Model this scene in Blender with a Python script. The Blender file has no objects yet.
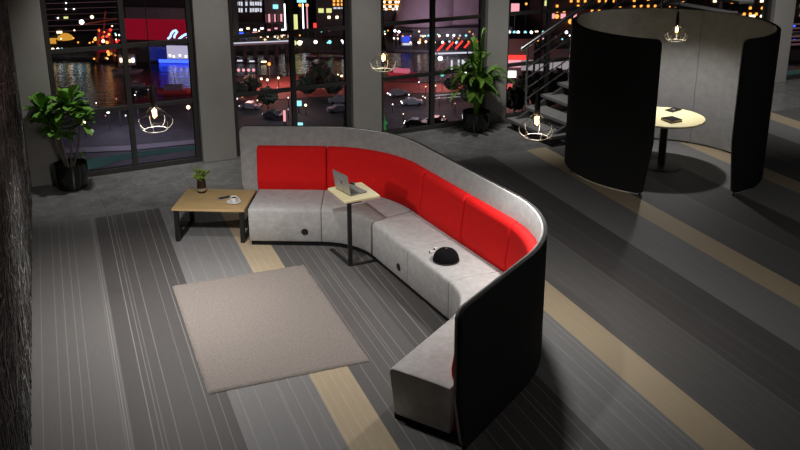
import bpy, bmesh, math, random
from mathutils import Vector, Matrix
PI = math.pi
C = bpy.context.scene.collection
SC = bpy.context.scene
rnd = random.Random(7)

# ------------------------------------------------------------------ camera
F_PX, PITCH, ROLL, CAM_H = 894.353, 0.308139, 0.002464, 4.2
_cp, _sp, _cr, _sr = math.cos(PITCH), math.sin(PITCH), math.cos(ROLL), math.sin(ROLL)
_right, _fwd, _down = Vector((1, 0, 0)), Vector((0, _cp, -_sp)), Vector((0, -_sp, -_cp))
AX = _cr*_right + _sr*_down
AD = -_sr*_right + _cr*_down
cam_data = bpy.data.cameras.new('camera'); cam = bpy.data.objects.new('camera', cam_data); C.objects.link(cam)
cam_data.sensor_width = 36; cam_data.lens = F_PX*36/800; cam_data.shift_y = -75/800
cam_data.clip_end = 3000; cam_data.clip_start = .05
m = Matrix.Identity(4)
for i in range(3):
    m[i][0], m[i][1], m[i][2] = AX[i], -AD[i], -_fwd[i]
m[2][3] = CAM_H
cam.matrix_world = m
SC.camera = cam
SC.view_settings.view_transform = 'Standard'; SC.view_settings.look = 'None'
SC.view_settings.gamma = 1; SC.view_settings.use_curve_mapping = False
SC.view_settings.exposure = 0.3

def at(px, py, z=0.0):
    """world point where the sight line of a photograph pixel meets height z"""
    d = AX*((px-400)/F_PX) + AD*((py-150)/F_PX) + _fwd
    return Vector((0, 0, CAM_H)) + d*((z-CAM_H)/d.z)

# ------------------------------------------------------------------ directions of the place
ANG_S = -0.371979
TU = Vector((math.cos(ANG_S), -math.sin(ANG_S), 0))      # across the carpet stripes
TS = Vector((math.sin(ANG_S), math.cos(ANG_S), 0))       # along the carpet stripes
NW = Vector((-.4305, .9026, 0))                          # towards the window wall
TW = Vector((.9026, .4305, 0))                           # along the window wall
ANG_W = math.atan2(.4305, .9026)
def wl(t, n, z=0.0): return TW*t + NW*n + Vector((0, 0, z))

# ------------------------------------------------------------------ materials
MATS = {}
class NT:
    def __init__(s, name):
        s.m = bpy.data.materials.new(name); s.m.use_nodes = True
        s.t = s.m.node_tree; s.t.nodes.clear()
        s.out = s.n('ShaderNodeOutputMaterial')
    def n(s, typ, **kw):
        nd = s.t.nodes.new(typ)
        for k, v in kw.items():
            if k.startswith('i_'):
                nd.inputs[k[2:].replace('_', ' ')].default_value = v
            else: setattr(nd, k, v)
        return nd
    def l(s, a, b): s.t.links.new(a, b)
    def bsdf(s, color=(.5, .5, .5), rough=.6, metal=0.0, spec=.5):
        b = s.n('ShaderNodeBsdfPrincipled')
        b.inputs['Base Color'].default_value = (*color, 1); b.inputs['Roughness'].default_value = rough
        b.inputs['Metallic'].default_value = metal; b.inputs['Specular IOR Level'].default_value = spec
        s.l(b.outputs[0], s.out.inputs[0]); return b
    def coord(s, scale=(1, 1, 1), rot=(0, 0, 0), kind='Object'):
        tc = s.n('ShaderNodeTexCoord'); mp = s.n('ShaderNodeMapping')
        mp.inputs['Scale'].default_value = scale; mp.inputs['Rotation'].default_value = rot
        s.l(tc.outputs[kind], mp.inputs[0]); return mp.outputs[0]
    def noise(s, vec, scale, detail=4, rough=.55):
        n = s.n('ShaderNodeTexNoise'); n.inputs['Scale'].default_value = scale
        n.inputs['Detail'].default_value = detail; n.inputs['Roughness'].default_value = rough
        s.l(vec, n.inputs['Vector']); return n.outputs['Fac']
    def ramp(s, fac, stops, interp='LINEAR'):
        r = s.n('ShaderNodeValToRGB'); cr = r.color_ramp; cr.interpolation = interp
        while len(cr.elements) > 1: cr.elements.remove(cr.elements[-1])
        cr.elements[0].position = stops[0][0]
        c = stops[0][1]; cr.elements[0].color = (*c, 1) if isinstance(c, tuple) else (c, c, c, 1)
        for p, c in stops[1:]:
            e = cr.elements.new(p); e.color = (*c, 1) if isinstance(c, tuple) else (c, c, c, 1)
        s.l(fac, r.inputs[0]); return r.outputs[0]
    def math(s, op, a, b=None):
        n = s.n('ShaderNodeMath', operation=op)
        for i, v in enumerate((a, b)):
            if v is None: continue
            if isinstance(v, (int, float)): n.inputs[i].default_value = v
            else: s.l(v, n.inputs[i])
        return n.outputs[0]
    def mix(s, fac, a, b, blend='MIX'):
        n = s.n('ShaderNodeMix', data_type='RGBA', blend_type=blend)
        for i, v in ((0, fac), (6, a), (7, b)):
            if isinstance(v, (int, float)): n.inputs[i].default_value = v
            elif isinstance(v, tuple): n.inputs[i].default_value = (*v, 1)
            else: s.l(v, n.inputs[i])
        return n.outputs[2]
    def bump(s, b, h, strength=.3, dist=.01):
        n = s.n('ShaderNodeBump'); n.inputs['Strength'].default_value = strength; n.inputs['Distance'].default_value = dist
        s.l(h, n.inputs['Height']); s.l(n.outputs[0], b.inputs['Normal'])

def flat(name, color, rough=.6, metal=0., spec=.5, vary=.12, scale=30, bump=0.):
    if name in MATS: return MATS[name]
    t = NT(name); b = t.bsdf(color, rough, metal, spec)
    v = t.coord(); f = t.noise(v, scale)
    lo = tuple(c*(1-vary) for c in color); hi = tuple(min(1, c*(1+vary)) for c in color)
    t.l(t.ramp(f, [(.3, lo), (.7, hi)]), b.inputs['Base Color'])
    if bump: t.bump(b, f, bump)
    MATS[name] = t.m; return t.m

def glow(name, color, strength):
    if name in MATS: return MATS[name]
    t = NT(name); e = t.n('ShaderNodeEmission'); e.inputs[0].default_value = (*color, 1); e.inputs[1].default_value = strength
    t.l(e.outputs[0], t.out.inputs[0]); t.m.cycles.emission_sampling = 'NONE'
    MATS[name] = t.m; return t.m

def mottled(name, lo, mid, hi, s1, s2, rough, bump=.1, bscale=200, spec=.3, sheen=0.):
    t = NT(name); b = t.bsdf(mid, rough, 0, spec)
    v = t.coord(); a = t.noise(v, s1, 6, .65); c = t.noise(v, s2, 3, .6)
    f = t.math('ADD', t.math('MULTIPLY', a, .65), t.math('MULTIPLY', c, .35))
    t.l(t.ramp(f, [(.33, lo), (.5, mid), (.67, hi)]), b.inputs['Base Color'])
    if sheen: b.inputs['Sheen Weight'].default_value = sheen
    t.bump(b, t.noise(v, bscale, 2), bump, .004)
    MATS[name] = t.m; return t.m

GREY = mottled('grey marled wool', (.345, .335, .328), (.415, .405, .398), (.50, .49, .48), 14, 110, .9, .3, 260)
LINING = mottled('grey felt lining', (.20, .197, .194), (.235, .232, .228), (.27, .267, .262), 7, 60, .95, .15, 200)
SLIN = mottled('grey wool lining', (.285, .28, .275), (.345, .34, .334), (.415, .41, .40), 14, 110, .9, .3, 260)
RED = mottled('red wool', (.66, .009, .009), (.70, .010, .010), (.74, .012, .012), 20, 160, .85, .15, 300, .2)
BLACKFAB = mottled('black fabric', (.026, .0255, .026), (.030, .0295, .030), (.035, .034, .035), 30, 150, .95, .15, 300, .15)
RUG = mottled('taupe rug pile', (.18, .158, .142), (.235, .206, .187), (.30, .264, .24), 55, 160, 1.0, 1.0, 130, .1)
BLACK = flat('matt black steel', (.012, .012, .012), .45, 0, .4)
PLINTH = flat('black plinth', (.008, .008, .008), .8, 0, .2)
SEAMM = flat('dark seam thread', (.03, .03, .03), .9, 0, .1)
GLOSSB = flat('glossy black ceramic', (.008, .008, .008), .12, 0, .6)
STEEL = flat('brushed steel', (.72, .72, .72), .22, 1.0)
CHROME = flat('pale lamplit wire', (.85, .85, .82), .45, .6)
ALU = flat('silver aluminium', (.48, .47, .46), .4, .8)
PALM_ = flat('grey key deck', (.22, .21, .21), .5, .3)
KEYS = flat('black keys', (.012, .012, .012), .5)
WHITE = flat('white china', (.80, .79, .77), .2)
COFFEE = flat('coffee', (.12, .05, .02), .2)
SOIL = flat('potting soil', (.03, .022, .016), 1.0, 0, .1, .4, 60)
FRAME = flat('dark grey window frame', (.045, .043, .040), .5)
CORD = flat('black cord', (.01, .01, .01), .6)
def leafmat(name, a, b, rough=.4):
    t = NT(name); s = t.bsdf(a, rough, 0, .4)
    v = t.coord(); f = t.noise(v, 14, 3)
    t.l(t.ramp(f, [(.3, a), (.7, b)]), s.inputs['Base Color']); MATS[name] = t.m; return t.m
FIG = leafmat('fig leaf green', (.085, .24, .025), (.19, .41, .06))
PALMG = leafmat('palm green', (.075, .20, .02), (.20, .37, .05))
SMALLG = leafmat('fresh lime green', (.20, .32, .03), (.42, .55, .08))
STEM = flat('grey brown bark', (.24, .21, .18), .85)
def woodmat(name, a, b, scale=(3, 40, 40), rough=.45):
    t = NT(name); s = t.bsdf(a, rough, 0, .35)
    v = t.coord(scale); f = t.noise(v, 1.0, 6, .6)
    t.l(t.ramp(f, [(.3, a), (.7, b)]), s.inputs['Base Color']); MATS[name] = t.m; return t.m
OAK = woodmat('pale oak', (.43, .29, .125), (.56, .40, .20))
MAPLE = woodmat('pale maple', (.76, .66, .36), (.88, .79, .48))
def glassmat():
    t = NT('window glass'); tr = t.n('ShaderNodeBsdfTransparent'); gl = t.n('ShaderNodeBsdfGlossy')
    tr.inputs[0].default_value = (.93, .95, .95, 1); gl.inputs['Roughness'].default_value = .0
    fr = t.n('ShaderNodeFresnel'); fr.inputs[0].default_value = 1.33
    mx = t.n('ShaderNodeMixShader'); t.l(fr.outputs[0], mx.inputs[0]); t.l(tr.outputs[0], mx.inputs[1]); t.l(gl.outputs[0], mx.inputs[2])
    t.l(mx.outputs[0], t.out.inputs[0]); return t.m
GLASS = glassmat()
def bulbglass():
    t = NT('bulb glass'); tr = t.n('ShaderNodeBsdfTransparent'); gl = t.n('ShaderNodeBsdfGlossy')
    tr.inputs[0].default_value = (.96, .84, .66, 1); gl.inputs['Roughness'].default_value = .03
    mx = t.n('ShaderNodeMixShader'); mx.inputs[0].default_value = .08
    t.l(tr.outputs[0], mx.inputs[1]); t.l(gl.outputs[0], mx.inputs[2]); t.l(mx.outputs[0], t.out.inputs[0]); return t.m
BULBG = bulbglass()
FILA = glow('glowing filament', (1, .60, .28), 9)

def carpetmat():
    t = NT('striped plank carpet'); b = t.bsdf((.1, .1, .1), .85, 0, .25)
    v = t.coord(); sx = t.n('ShaderNodeSeparateXYZ'); t.l(v, sx.inputs[0])
    MID, DRK, GRY, BEI = (.125, .119, .116), (.078, .073, .071), (.178, .176, .176), (.38, .305, .205)
    MI2 = (.105, .100, .097)
    bands = [(-1, MID), (.225, DRK), (1.015, GRY), (1.727, BEI), (2.08, MI2), (2.75, DRK), (3.557, GRY), (4.217, BEI), (4.57, MI2),
             (5.25, DRK), (5.975, GRY), (6.61, BEI), (6.963, MI2), (7.61, DRK), (8.3, GRY), (9.06, BEI), (9.41, MI2), (10.05, DRK), (10.75, GRY),
             (11.38, BEI), (11.74, MI2), (12.4, DRK), (13.15, GRY), (13.85, BEI), (14.2, MI2), (14.9, DRK), (15.6, GRY), (16.3, BEI), (16.66, MI2)]
    u = sx.outputs[0]
    col = MID
    for x, c in bands[1:]: col = t.mix(t.math('GREATER_THAN', u, x), col, c)
    base = [-.422, -.291, -.206, -.118, -.048, .165, .185, .208, .372, .426, .459, .55, .725, .833, .935, 1.098, 1.24, 1.423, 1.438, 1.535, 1.659,
            1.75, 1.815, 1.90, 1.975, 2.06, 2.191, 2.317]
    more = [2.42, 2.50, 2.53, 2.62, 2.80, 2.93, 3.02, 3.18, 3.30, 3.36, 3.48, 3.64, 3.72, 3.85, 3.87, 3.98, 4.10, 4.17]
    acc = None
    def line(src, x, w, k):
        n = t.n('ShaderNodeMath', operation='COMPARE'); t.l(src, n.inputs[0]); n.inputs[1].default_value = x; n.inputs[2].default_value = w
        return t.math('MULTIPLY', n.outputs[0], k)
    for x in base+more:
        r = line(u, x, rnd.uniform(.0035, .0055), rnd.uniform(.4, .9)); acc = r if acc is None else t.math('ADD', acc, r)
    md = t.n('ShaderNodeMath', operation='FLOORED_MODULO'); t.l(t.math('SUBTRACT', u, 2.35), md.inputs[0]); md.inputs[1].default_value = 1.95
    gate = t.math('GREATER_THAN', u, 4.20)
    sub = None
    for x in (.07, .15, .18, .30, .41, .52, .66, .72, .85, .93, 1.04, 1.17, 1.30, 1.33, 1.47, 1.62, 1.75, 1.86):
        r = line(md.outputs[0], x, rnd.uniform(.003, .005), rnd.uniform(.12, .34)); sub = r if sub is None else t.math('ADD', sub, r)
    acc = t.math('ADD', acc, t.math('MULTIPLY', gate, sub))
    f2 = t.noise(t.coord((60, 4, 1)), 1, 3)
    f3 = t.noise(t.coord(), 240, 2)
    col = t.mix(t.math('MULTIPLY', acc, .32), col, (.50, .48, .45))
    shade = t.math('ADD', .80, t.math('ADD', t.math('MULTIPLY', f2, .22), t.math('MULTIPLY', f3, .18)))
    sh = t.n('ShaderNodeCombineColor')
    for i in range(3): t.l(shade, sh.inputs[i])
    col = t.mix(1.0, col, sh.outputs[0], 'MULTIPLY')
    t.l(col, b.inputs['Base Color']); b.inputs['Roughness'].default_value = .62
    t.bump(b, f3, .15, .003)
    return t.m
def tilemat():
    t = NT('polished concrete tile'); b = t.bsdf((.15, .15, .15), .3, 0, .45)
    v = t.coord(); a = t.noise(v, 3.5, 8, .7); c = t.noise(v, 18, 4, .6)
    f = t.math('ADD', t.math('MULTIPLY', a, .75), t.math('MULTIPLY', c, .25))
    col = t.ramp(f, [(.34, (.13, .128, .125)), (.5, (.18, .177, .173)), (.66, (.245, .24, .235))])
    br = t.n('ShaderNodeTexBrick'); br.offset = 0.0
    br.inputs['Scale'].default_value = 1.0; br.inputs['Mortar Size'].default_value = .004
    br.inputs['Brick Width'].default_value = 1.2; br.inputs['Row Height'].default_value = .8
    br.inputs['Color1'].default_value = (1, 1, 1, 1); br.inputs['Color2'].default_value = (.9, .9, .9, 1); br.inputs['Mortar'].default_value = (.6, .6, .6, 1)
    t.l(v, br.inputs['Vector'])
    t.l(t.mix(1.0, col, br.outputs[0], 'MULTIPLY'), b.inputs['Base Color'])
    t.l(t.ramp(c, [(.3, .16), (.7, .28)]), b.inputs['Roughness'])
    return t.m
def strawwall():
    t = NT('dark chopped straw relief'); b = t.bsdf((.05, .05, .045), .65, 0, .4)
    g = t.n('ShaderNodeNewGeometry'); r = g.outputs['Random Per Island']
    n = t.noise(t.coord(), 30, 3)
    c = t.ramp(r, [(0, (.022, .0215, .020)), (.55, (.052, .051, .048)), (.82, (.125, .122, .115)), (1, (.42, .41, .39))])
    sh = t.ramp(n, [(.3, .6), (.7, 1.0)])
    t.l(t.mix(1.0, c, sh, 'MULTIPLY'), b.inputs['Base Color'])
    return t.m
PLASTER = mottled('warm grey plaster', (.375, .36, .34), (.40, .385, .362), (.425, .41, .385), 3, 40, .85, .05, 90)
CEIL = flat('dark ceiling', (.05, .05, .05), .9)

# ------------------------------------------------------------------ mesh building
class MB:
    def __init__(s): s.v, s.f = [], []
    def add(s, vs, fs):
        o = len(s.v); s.v += [Vector(v) for v in vs]; s.f += [tuple(i+o for i in f) for f in fs]; return s
    def box(s, c, size, rz=0., rot=None):
        hx, hy, hz = size[0]/2, size[1]/2, size[2]/2
        M = rot if rot is not None else Matrix.Rotation(rz, 3, 'Z')
        vs = [Vector(c)+M @ Vector((x, y, z)) for z in (-hz, hz) for x, y in ((-hx, -hy), (hx, -hy), (hx, hy), (-hx, hy))]
        return s.add(vs, [(3, 2, 1, 0), (4, 5, 6, 7), (0, 1, 5, 4), (1, 2, 6, 5), (2, 3, 7, 6), (3, 0, 4, 7)])
    def bar(s, p, q, w, h, up=Vector((0, 0, 1))):
        p, q = Vector(p), Vector(q); d = (q-p).normalized(); r = d.cross(up)
        if r.length < 1e-4: r = d.cross(Vector((0, 1, 0)))
        r.normalize(); u = r.cross(d)
        vs = [e+r*a*w/2+u*b*h/2 for e in (p, q) for a, b in ((-1, -1), (1, -1), (1, 1), (-1, 1))]
        return s.add(vs, [(3, 2, 1, 0), (4, 5, 6, 7), (0, 1, 5, 4), (1, 2, 6, 5), (2, 3, 7, 6), (3, 0, 4, 7)])
    def tube(s, pts, r, seg=8, caps=True, closed=False):
        pts = [Vector(p) for p in pts]; n = len(pts); rs = r if isinstance(r, (list, tuple)) else [r]*n
        vs, fs = [], []; prev = None
        for i, p in enumerate(pts):
            a = pts[(i-1) % n] if (closed or i > 0) else p; b = pts[(i+1) % n] if (closed or i < n-1) else p
            d = (b-a).normalized()
            x = (prev - d*prev.dot(d)) if prev is not None else d.orthogonal()
            if x.length < 1e-5: x = d.orthogonal()
            x.normalize(); prev = x; y = d.cross(x)
            vs += [p+(x*math.cos(2*PI*k/seg)+y*math.sin(2*PI*k/seg))*rs[i] for k in range(seg)]
        for i in range(n if closed else n-1):
            j = (i+1) % n
            fs += [(i*seg+k, i*seg+(k+1) % seg, j*seg+(k+1) % seg, j*seg+k) for k in range(seg)]
        if caps and not closed: fs += [tuple(range(seg))[::-1], tuple((n-1)*seg+k for k in range(seg))]
        return s.add(vs, fs)
    def lathe(s, prof, c=(0, 0, 0), seg=32):
        c = Vector(c); vs = []; fs = []; n = len(prof)
        for r, z in prof: vs += [c+Vector((max(r, 1e-4)*math.cos(2*PI*k/seg), max(r, 1e-4)*math.sin(2*PI*k/seg), z)) for k in range(seg)]
        for i in range(n-1): fs += [(i*seg+k, i*seg+(k+1) % seg, (i+1)*seg+(k+1) % seg, (i+1)*seg+k) for k in range(seg)]
        if prof[0][0] > 1e-3: fs.append(tuple(range(seg))[::-1])
        if prof[-1][0] > 1e-3: fs.append(tuple((n-1)*seg+k for k in range(seg)))
        return s.add(vs, fs)
    def ball(s, c, r, seg=16, ring=10, sq=(1, 1, 1)):
        pr = []
        vs, fs = [], []
        for i in range(ring+1):
            th = PI*i/ring
            for k in range(seg):
                ph = 2*PI*k/seg
                vs.append(Vector(c)+Vector((r*sq[0]*max(math.sin(th), 1e-3)*math.cos(ph), r*sq[1]*max(math.sin(th), 1e-3)*math.sin(ph), r*sq[2]*math.cos(th))))
        for i in range(ring): fs += [(i*seg+k, (i+1)*seg+k, (i+1)*seg+(k+1) % seg, i*seg+(k+1) % seg) for k in range(seg)]
        return s.add(vs, fs)
    def loft(s, rings, caps=True):
        """rings: equal-length closed loops"""
        n = len(rings[0]); vs = [p for r in rings for p in r]; fs = []
        for i in range(len(rings)-1): fs += [(i*n+k, i*n+(k+1) % n, (i+1)*n+(k+1) % n, (i+1)*n+k) for k in range(n)]
        if caps: fs += [tuple(range(n))[::-1], tuple((len(rings)-1)*n+k for k in range(n))]
        return s.add(vs, fs)
    def prism(s, poly, z0, z1):
        n = len(poly); vs = [(p[0], p[1], z0) for p in poly]+[(p[0], p[1], z1) for p in poly]
        return s.add(vs, [tuple(range(n))[::-1], tuple(range(n, 2*n))]+[(k, (k+1) % n, n+(k+1) % n, n+k) for k in range(n)])
    def shift(s, d):
        d = Vector(d); s.v = [v+d for v in s.v]; return s
    def build(s, name, mat, parent=None, smooth=False, bevel=0., loc=None, rz=0.):
        me = bpy.data.meshes.new(name); me.from_pydata([tuple(v) for v in s.v], [], s.f)
        bm = bmesh.new(); bm.from_mesh(me); bmesh.ops.recalc_face_normals(bm, faces=bm.faces); bm.to_mesh(me); bm.free()
        me.materials.append(mat)
        if smooth:
            for p in me.polygons: p.use_smooth = True
            me.set_sharp_from_angle(angle=math.radians(smooth if smooth is not True else 40))
        o = bpy.data.objects.new(name, me); C.objects.link(o)
        if parent is not None: o.parent = parent
        if loc is not None: o.location = loc
        o.rotation_euler = (0, 0, rz)
        if bevel:
            b = o.modifiers.new('edge', 'BEVEL'); b.width = bevel; b.segments = 3; b.limit_method = 'ANGLE'
        return o

def thing(name, label, cat, loc=(0, 0, 0), rz=0., group=None):
    o = bpy.data.objects.new(name, None); C.objects.link(o); o.empty_display_size = .1
    o.location = loc; o.rotation_euler = (0, 0, rz); o['label'] = label; o['category'] = cat
    if group: o['group'] = group
    return o
def tag(o, label, cat, group=None, kind=None):
    o['label'] = label; o['category'] = cat
    if group: o['group'] = group
    if kind: o['kind'] = kind
    return o
def struct(o, label=None):
    o['kind'] = 'structure'
    if label: o['label'] = label
    return o
def copy_tree(o, parent=None):
    c = o.copy(); C.objects.link(c)
    if parent is not None: c.parent = parent
    for ch in list(o.children): copy_tree(ch, c)
    return c

# ================================================================== the setting
U_L, U_R, S_BACK, CEIL_Z = -.51, 17.5, -2.0, 5.4
N_FR, N_GL, N_TILE = 12.6, 12.74, 11.05
def us(u, s_): return TU*u + TS*s_
def s_at(u, n):   # stripe coordinate where the line u meets the wall line n
    return (n - u*TU.dot(NW))/TS.dot(NW)
def poly_local(pts, ang):
    R = Matrix.Rotation(-ang, 3, 'Z'); return [R @ p for p in pts]
ang_u = -ANG_S
cp = [us(U_L, S_BACK), us(U_R, S_BACK), us(U_R, s_at(U_R, N_TILE)), us(U_L, s_at(U_L, N_TILE))]
struct(MB().prism(poly_local(cp, ang_u), -.12, 0).build('floor', carpetmat(), rz=ang_u), 'striped grey and beige plank carpet')
tp = [us(U_L, s_at(U_L, N_TILE)), us(U_R, s_at(U_R, N_TILE)), us(U_R, s_at(U_R, N_GL+.2)), us(U_L, s_at(U_L, N_GL+.2))]
struct(MB().prism(poly_local(tp, ANG_W), -.12, 0.0).build('floor', tilemat(), rz=ANG_W), 'polished grey concrete floor along the windows')
LW = 16.0
w = MB().box((-.15, (S_BACK+s_at(U_L, N_FR+.3))/2, CEIL_Z/2), (.3, s_at(U_L, N_FR+.3)-S_BACK, CEIL_Z))
for k in range(5200):      # the straw relief of the wall face
    y, z = rnd.uniform(2.6, s_at(U_L, N_FR)-.25), rnd.uniform(.0, 3.3)
    L, a = rnd.uniform(.12, .55), rnd.choice([rnd.gauss(PI/2, .30), rnd.uniform(0, PI), rnd.uniform(0, PI)])
    wd_, pr = rnd.uniform(.008, .030), rnd.uniform(.002, .007)
    if z-L/2*abs(math.sin(a)) < .02: z = .02+L/2*abs(math.sin(a))
    Rw = Matrix.Rotation(a, 3, 'X') @ Matrix.Rotation(rnd.uniform(-.012, .012), 3, 'Z')
    w.box((pr/2, y, z), (pr, L, wd_), rot=Rw)
struct(w.build('wall_left', strawwall(), loc=us(U_L, 0), rz=ang_u), 'dark rough wall of chopped straw texture')
w = MB().box((.15, (S_BACK+s_at(U_R, N_FR+.3))/2, CEIL_Z/2), (.3, s_at(U_R, N_FR+.3)-S_BACK, CEIL_Z))
struct(w.build('wall_right', CEIL, loc=us(U_R, 0), rz=ang_u))
w = MB().box(((U_L+U_R)/2, S_BACK-.15, CEIL_Z/2), (U_R-U_L, .3, CEIL_Z))
struct(w.build('wall_back', CEIL, rz=ang_u))
allp = [us(U_L, S_BACK), us(U_R, S_BACK), us(U_R, s_at(U_R, N_FR+.3)), us(U_L, s_at(U_L, N_FR+.3))]
struct(MB().prism(allp, CEIL_Z, CEIL_Z+.2).build('ceiling', CEIL))
tL = us(U_L, s_at(U_L, N_FR)).dot(TW); tR = us(U_R, s_at(U_R, N_FR)).dot(TW)
piers = [(tL-.1, .80), (2.79, 3.295), (5.20, 5.69), (7.62, 8.02), (14.13, 14.68), (17.0, tR+.1)]
for k, (a, b) in enumerate(piers):
    o = MB().box(((a+b)/2, N_FR+.16, CEIL_Z/2), (b-a, .32, CEIL_Z)).build('wall_window_side', PLASTER, rz=ANG_W, bevel=.008)
    struct(o)
# windows: frame, mullions, transoms, panes
wins = [(.80, 2.79, [1.83]), (3.295, 5.20, [4.27]), (5.69, 7.62, [6.66]), (8.02, 14.13, [8.92, 10.2, 11.5, 12.8]), (14.68, 17.0, [15.9])]
TRZ = [.94, 1.82, 2.70, 3.58, 4.46]
for k, (a, b, mul) in enumerate(wins):
    root = bpy.data.objects.new('window_%d' % (k+1), None); C.objects.link(root); root.rotation_euler = (0, 0, ANG_W); struct(root)
    f = MB()
    fw = .075
    for t in (a+fw/2, b-fw/2): f.box((t, N_GL, CEIL_Z/2), (fw, .09, CEIL_Z))
    f.box(((a+b)/2, N_GL, .035), (b-a-2*fw, .09, .07)); f.box(((a+b)/2, N_GL, CEIL_Z-.04), (b-a-2*fw, .09, .08))
    f.build('window_frame', FRAME, root)
    for t in mul: MB().box((t, N_GL, CEIL_Z/2), (.07, .08, CEIL_Z-.14)).build('mullion', FRAME, root)
    ed = [a+fw]+[x for t in mul for x in (t-.035, t+.035)]+[b-fw]
    for i in range(0, len(ed), 2):
        for z in TRZ: MB().box(((ed[i]+ed[i+1])/2, N_GL, z), (ed[i+1]-ed[i], .07, .055)).build('transom', FRAME, root)
        zz = [.07]+[x for z in TRZ for x in (z-.0275, z+.0275)]+[CEIL_Z-.08]
        for j in range(0, len(zz), 2):
            MB().add([(ed[i], N_GL, zz[j]), (ed[i+1], N_GL, zz[j]), (ed[i+1], N_GL, zz[j+1]), (ed[i], N_GL, zz[j+1])], [(0, 1, 2, 3)]).build('pane', GLASS, root)

# ================================================================== the curved sofa
def dirv(deg): return Vector((math.cos(math.radians(deg)), math.sin(math.radians(deg)), 0))
def outn(d): return Vector((-d.y, d.x, 0))
A1, A2, A3 = -2.5, -62.5, -122.5
d1, d2, d3 = dirv(A1), dirv(A2), dirv(A3)
def straight(p, q, n=14):
    d = (q-p).normalized(); return [(p.lerp(q, i/(n-1)), outn(d)) for i in range(n)]
def arc(p, q, a0, a1, n=22):
    """arc leaving p along a0 and reaching q along a1 (degrees)"""
    dA, dB = dirv(a0), dirv(a1); ch = (q-p).length; R = ch/(2*math.sin(abs(math.radians(a1-a0))/2))
    cen = p - outn(dA)*R; out = []
    for i in range(n):
        a = a0+(a1-a0)*i/(n-1); nn = outn(dirv(a)); out.append((cen+nn*R, nn))
    e = q-out[-1][0]
    return [(pt+e*(i/(n-1)), nn) for i, (pt, nn) in enumerate(out)]
V = lambda x, y: Vector((x, y, 0))
F = [V(-1.745, 9.545), V(-.903, 9.508)]
F.append(F[1]+(d1+d2)*.405); F.append(F[2]+d2*.83); F.append(F[3]+d2*.83); F.append(F[4]+(d2+d3)*.405); F.append(F[5]+d3*.96)
c1, c2 = V(-.108, 10.314), V(1.50, 7.268)
G = [V(-1.71, 10.384), c1-d1*.81, c1+d2*.81, None, c2-d2*.81, c2+d3*.81, V(.513, 5.763)]
G[3] = G[2].lerp(G[4], .5)
kinds = ['s', 'a', 's', 's', 'a', 's']; angs = [A1, A1, A2, A2, A2, A3]; ange = [A1, A2, A2, A2, A3, A3]
def seg(P, i): return straight(P[i], P[i+1]) if kinds[i] == 's' else arc(P[i], P[i+1], angs[i], ange[i])
SO = V(.2, 8.2)
sofa = thing('sectional_sofa', 'long curved grey sectional sofa with red back cushions and a tall black-backed privacy screen', 'sofa', SO)
SEAT_Z = .46
def column(pf, pg, prof, inset=0.):
    d = (pg-pf); D = d.length; d.normalize()
    return [pf+d*(a if a >= 0 else D+a)+Vector((0, 0, z)) for a, z in prof]
for i in range(6):
    fs, gs = seg(F, i), seg(G, i)
    n = len(fs)
    cols = [(fs[k][0].lerp(fs[k+1][0], t) if k < n-1 else fs[k][0], gs[k][0].lerp(gs[k+1][0], t) if k < n-1 else gs[k][0])
            for k in range(n) for t in ((0,) if 0 < k < n-2 else (0, .12, .3) if k == 0 else (0, .7, .88) if k == n-2 else (0,))]
    N = len(cols); rings = []
    for k, (pf, pg) in enumerate(cols):
        e = min(k, N-1-k); ins = (.006, .002, .0)[min(e, 2)]
        if e == 0:   # small gap between neighbouring units
            o = cols[1] if k == 0 else cols[N-2]; gap = .013 if (i, k > 0) in ((1, True), (2, False)) else .003
            pf = pf+(o[0]-pf).normalized()*gap; pg = pg+(o[1]-pg).normalized()*gap
        tp = .05*max(0, (k/(N-1)-.4)/.6) if i == 5 else 0.0
        prof = [(.012+ins+tp, .06), (ins+tp, .075), (ins, .41), (.004+ins, .434-ins*.4), (.013+ins, .451-ins*.7), (.032+ins, SEAT_Z-ins), (.20, SEAT_Z+.002-ins), (.40, SEAT_Z-ins), (-.17, SEAT_Z-.006-ins), (-.17, .06)]
        rings.append(column(pf, pg, prof))
    o = MB().loft(rings).shift(-SO).build('seat_module', GREY, sofa, smooth=50)
    # plinth
    rings = []
    for k, (pf, pg) in enumerate(cols):
        if (i == 0 and k < 2) or (i == 5 and k > N-3): continue
        rings.append(column(pf, pg, [(.035, 0.0), (.035, .058), (-.18, .058), (-.18, 0.0)]))
    MB().loft(rings).shift(-SO).build('plinth', PLINTH, sofa)
    # socket discs
    if i in (0, 2):
        k = int(n*.76); p, nn = fs[k]; dv = Vector((nn.y, -nn.x, 0))
        c = p-nn*.002+Vector((0, 0, .185))
        pr = [[c+nn*dd+(dv*math.cos(a)+Vector((0, 0, 1))*math.sin(a))*r for a in [2*PI*j/24 for j in range(24)]] for dd, r in ((.01, .040), (-.004, .040), (-.006, .034), (-.002, .030))]
        s0 = MB().loft(pr).shift(-SO).build('power_socket', BLACK, sofa, smooth=True); s0['label'] = 'round black power socket'
# privacy screen
gp = []
for i in range(6): gp += seg(G, i)[(1 if i else 0):]
dA, dB = dirv(A1), dirv(A3)
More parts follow.
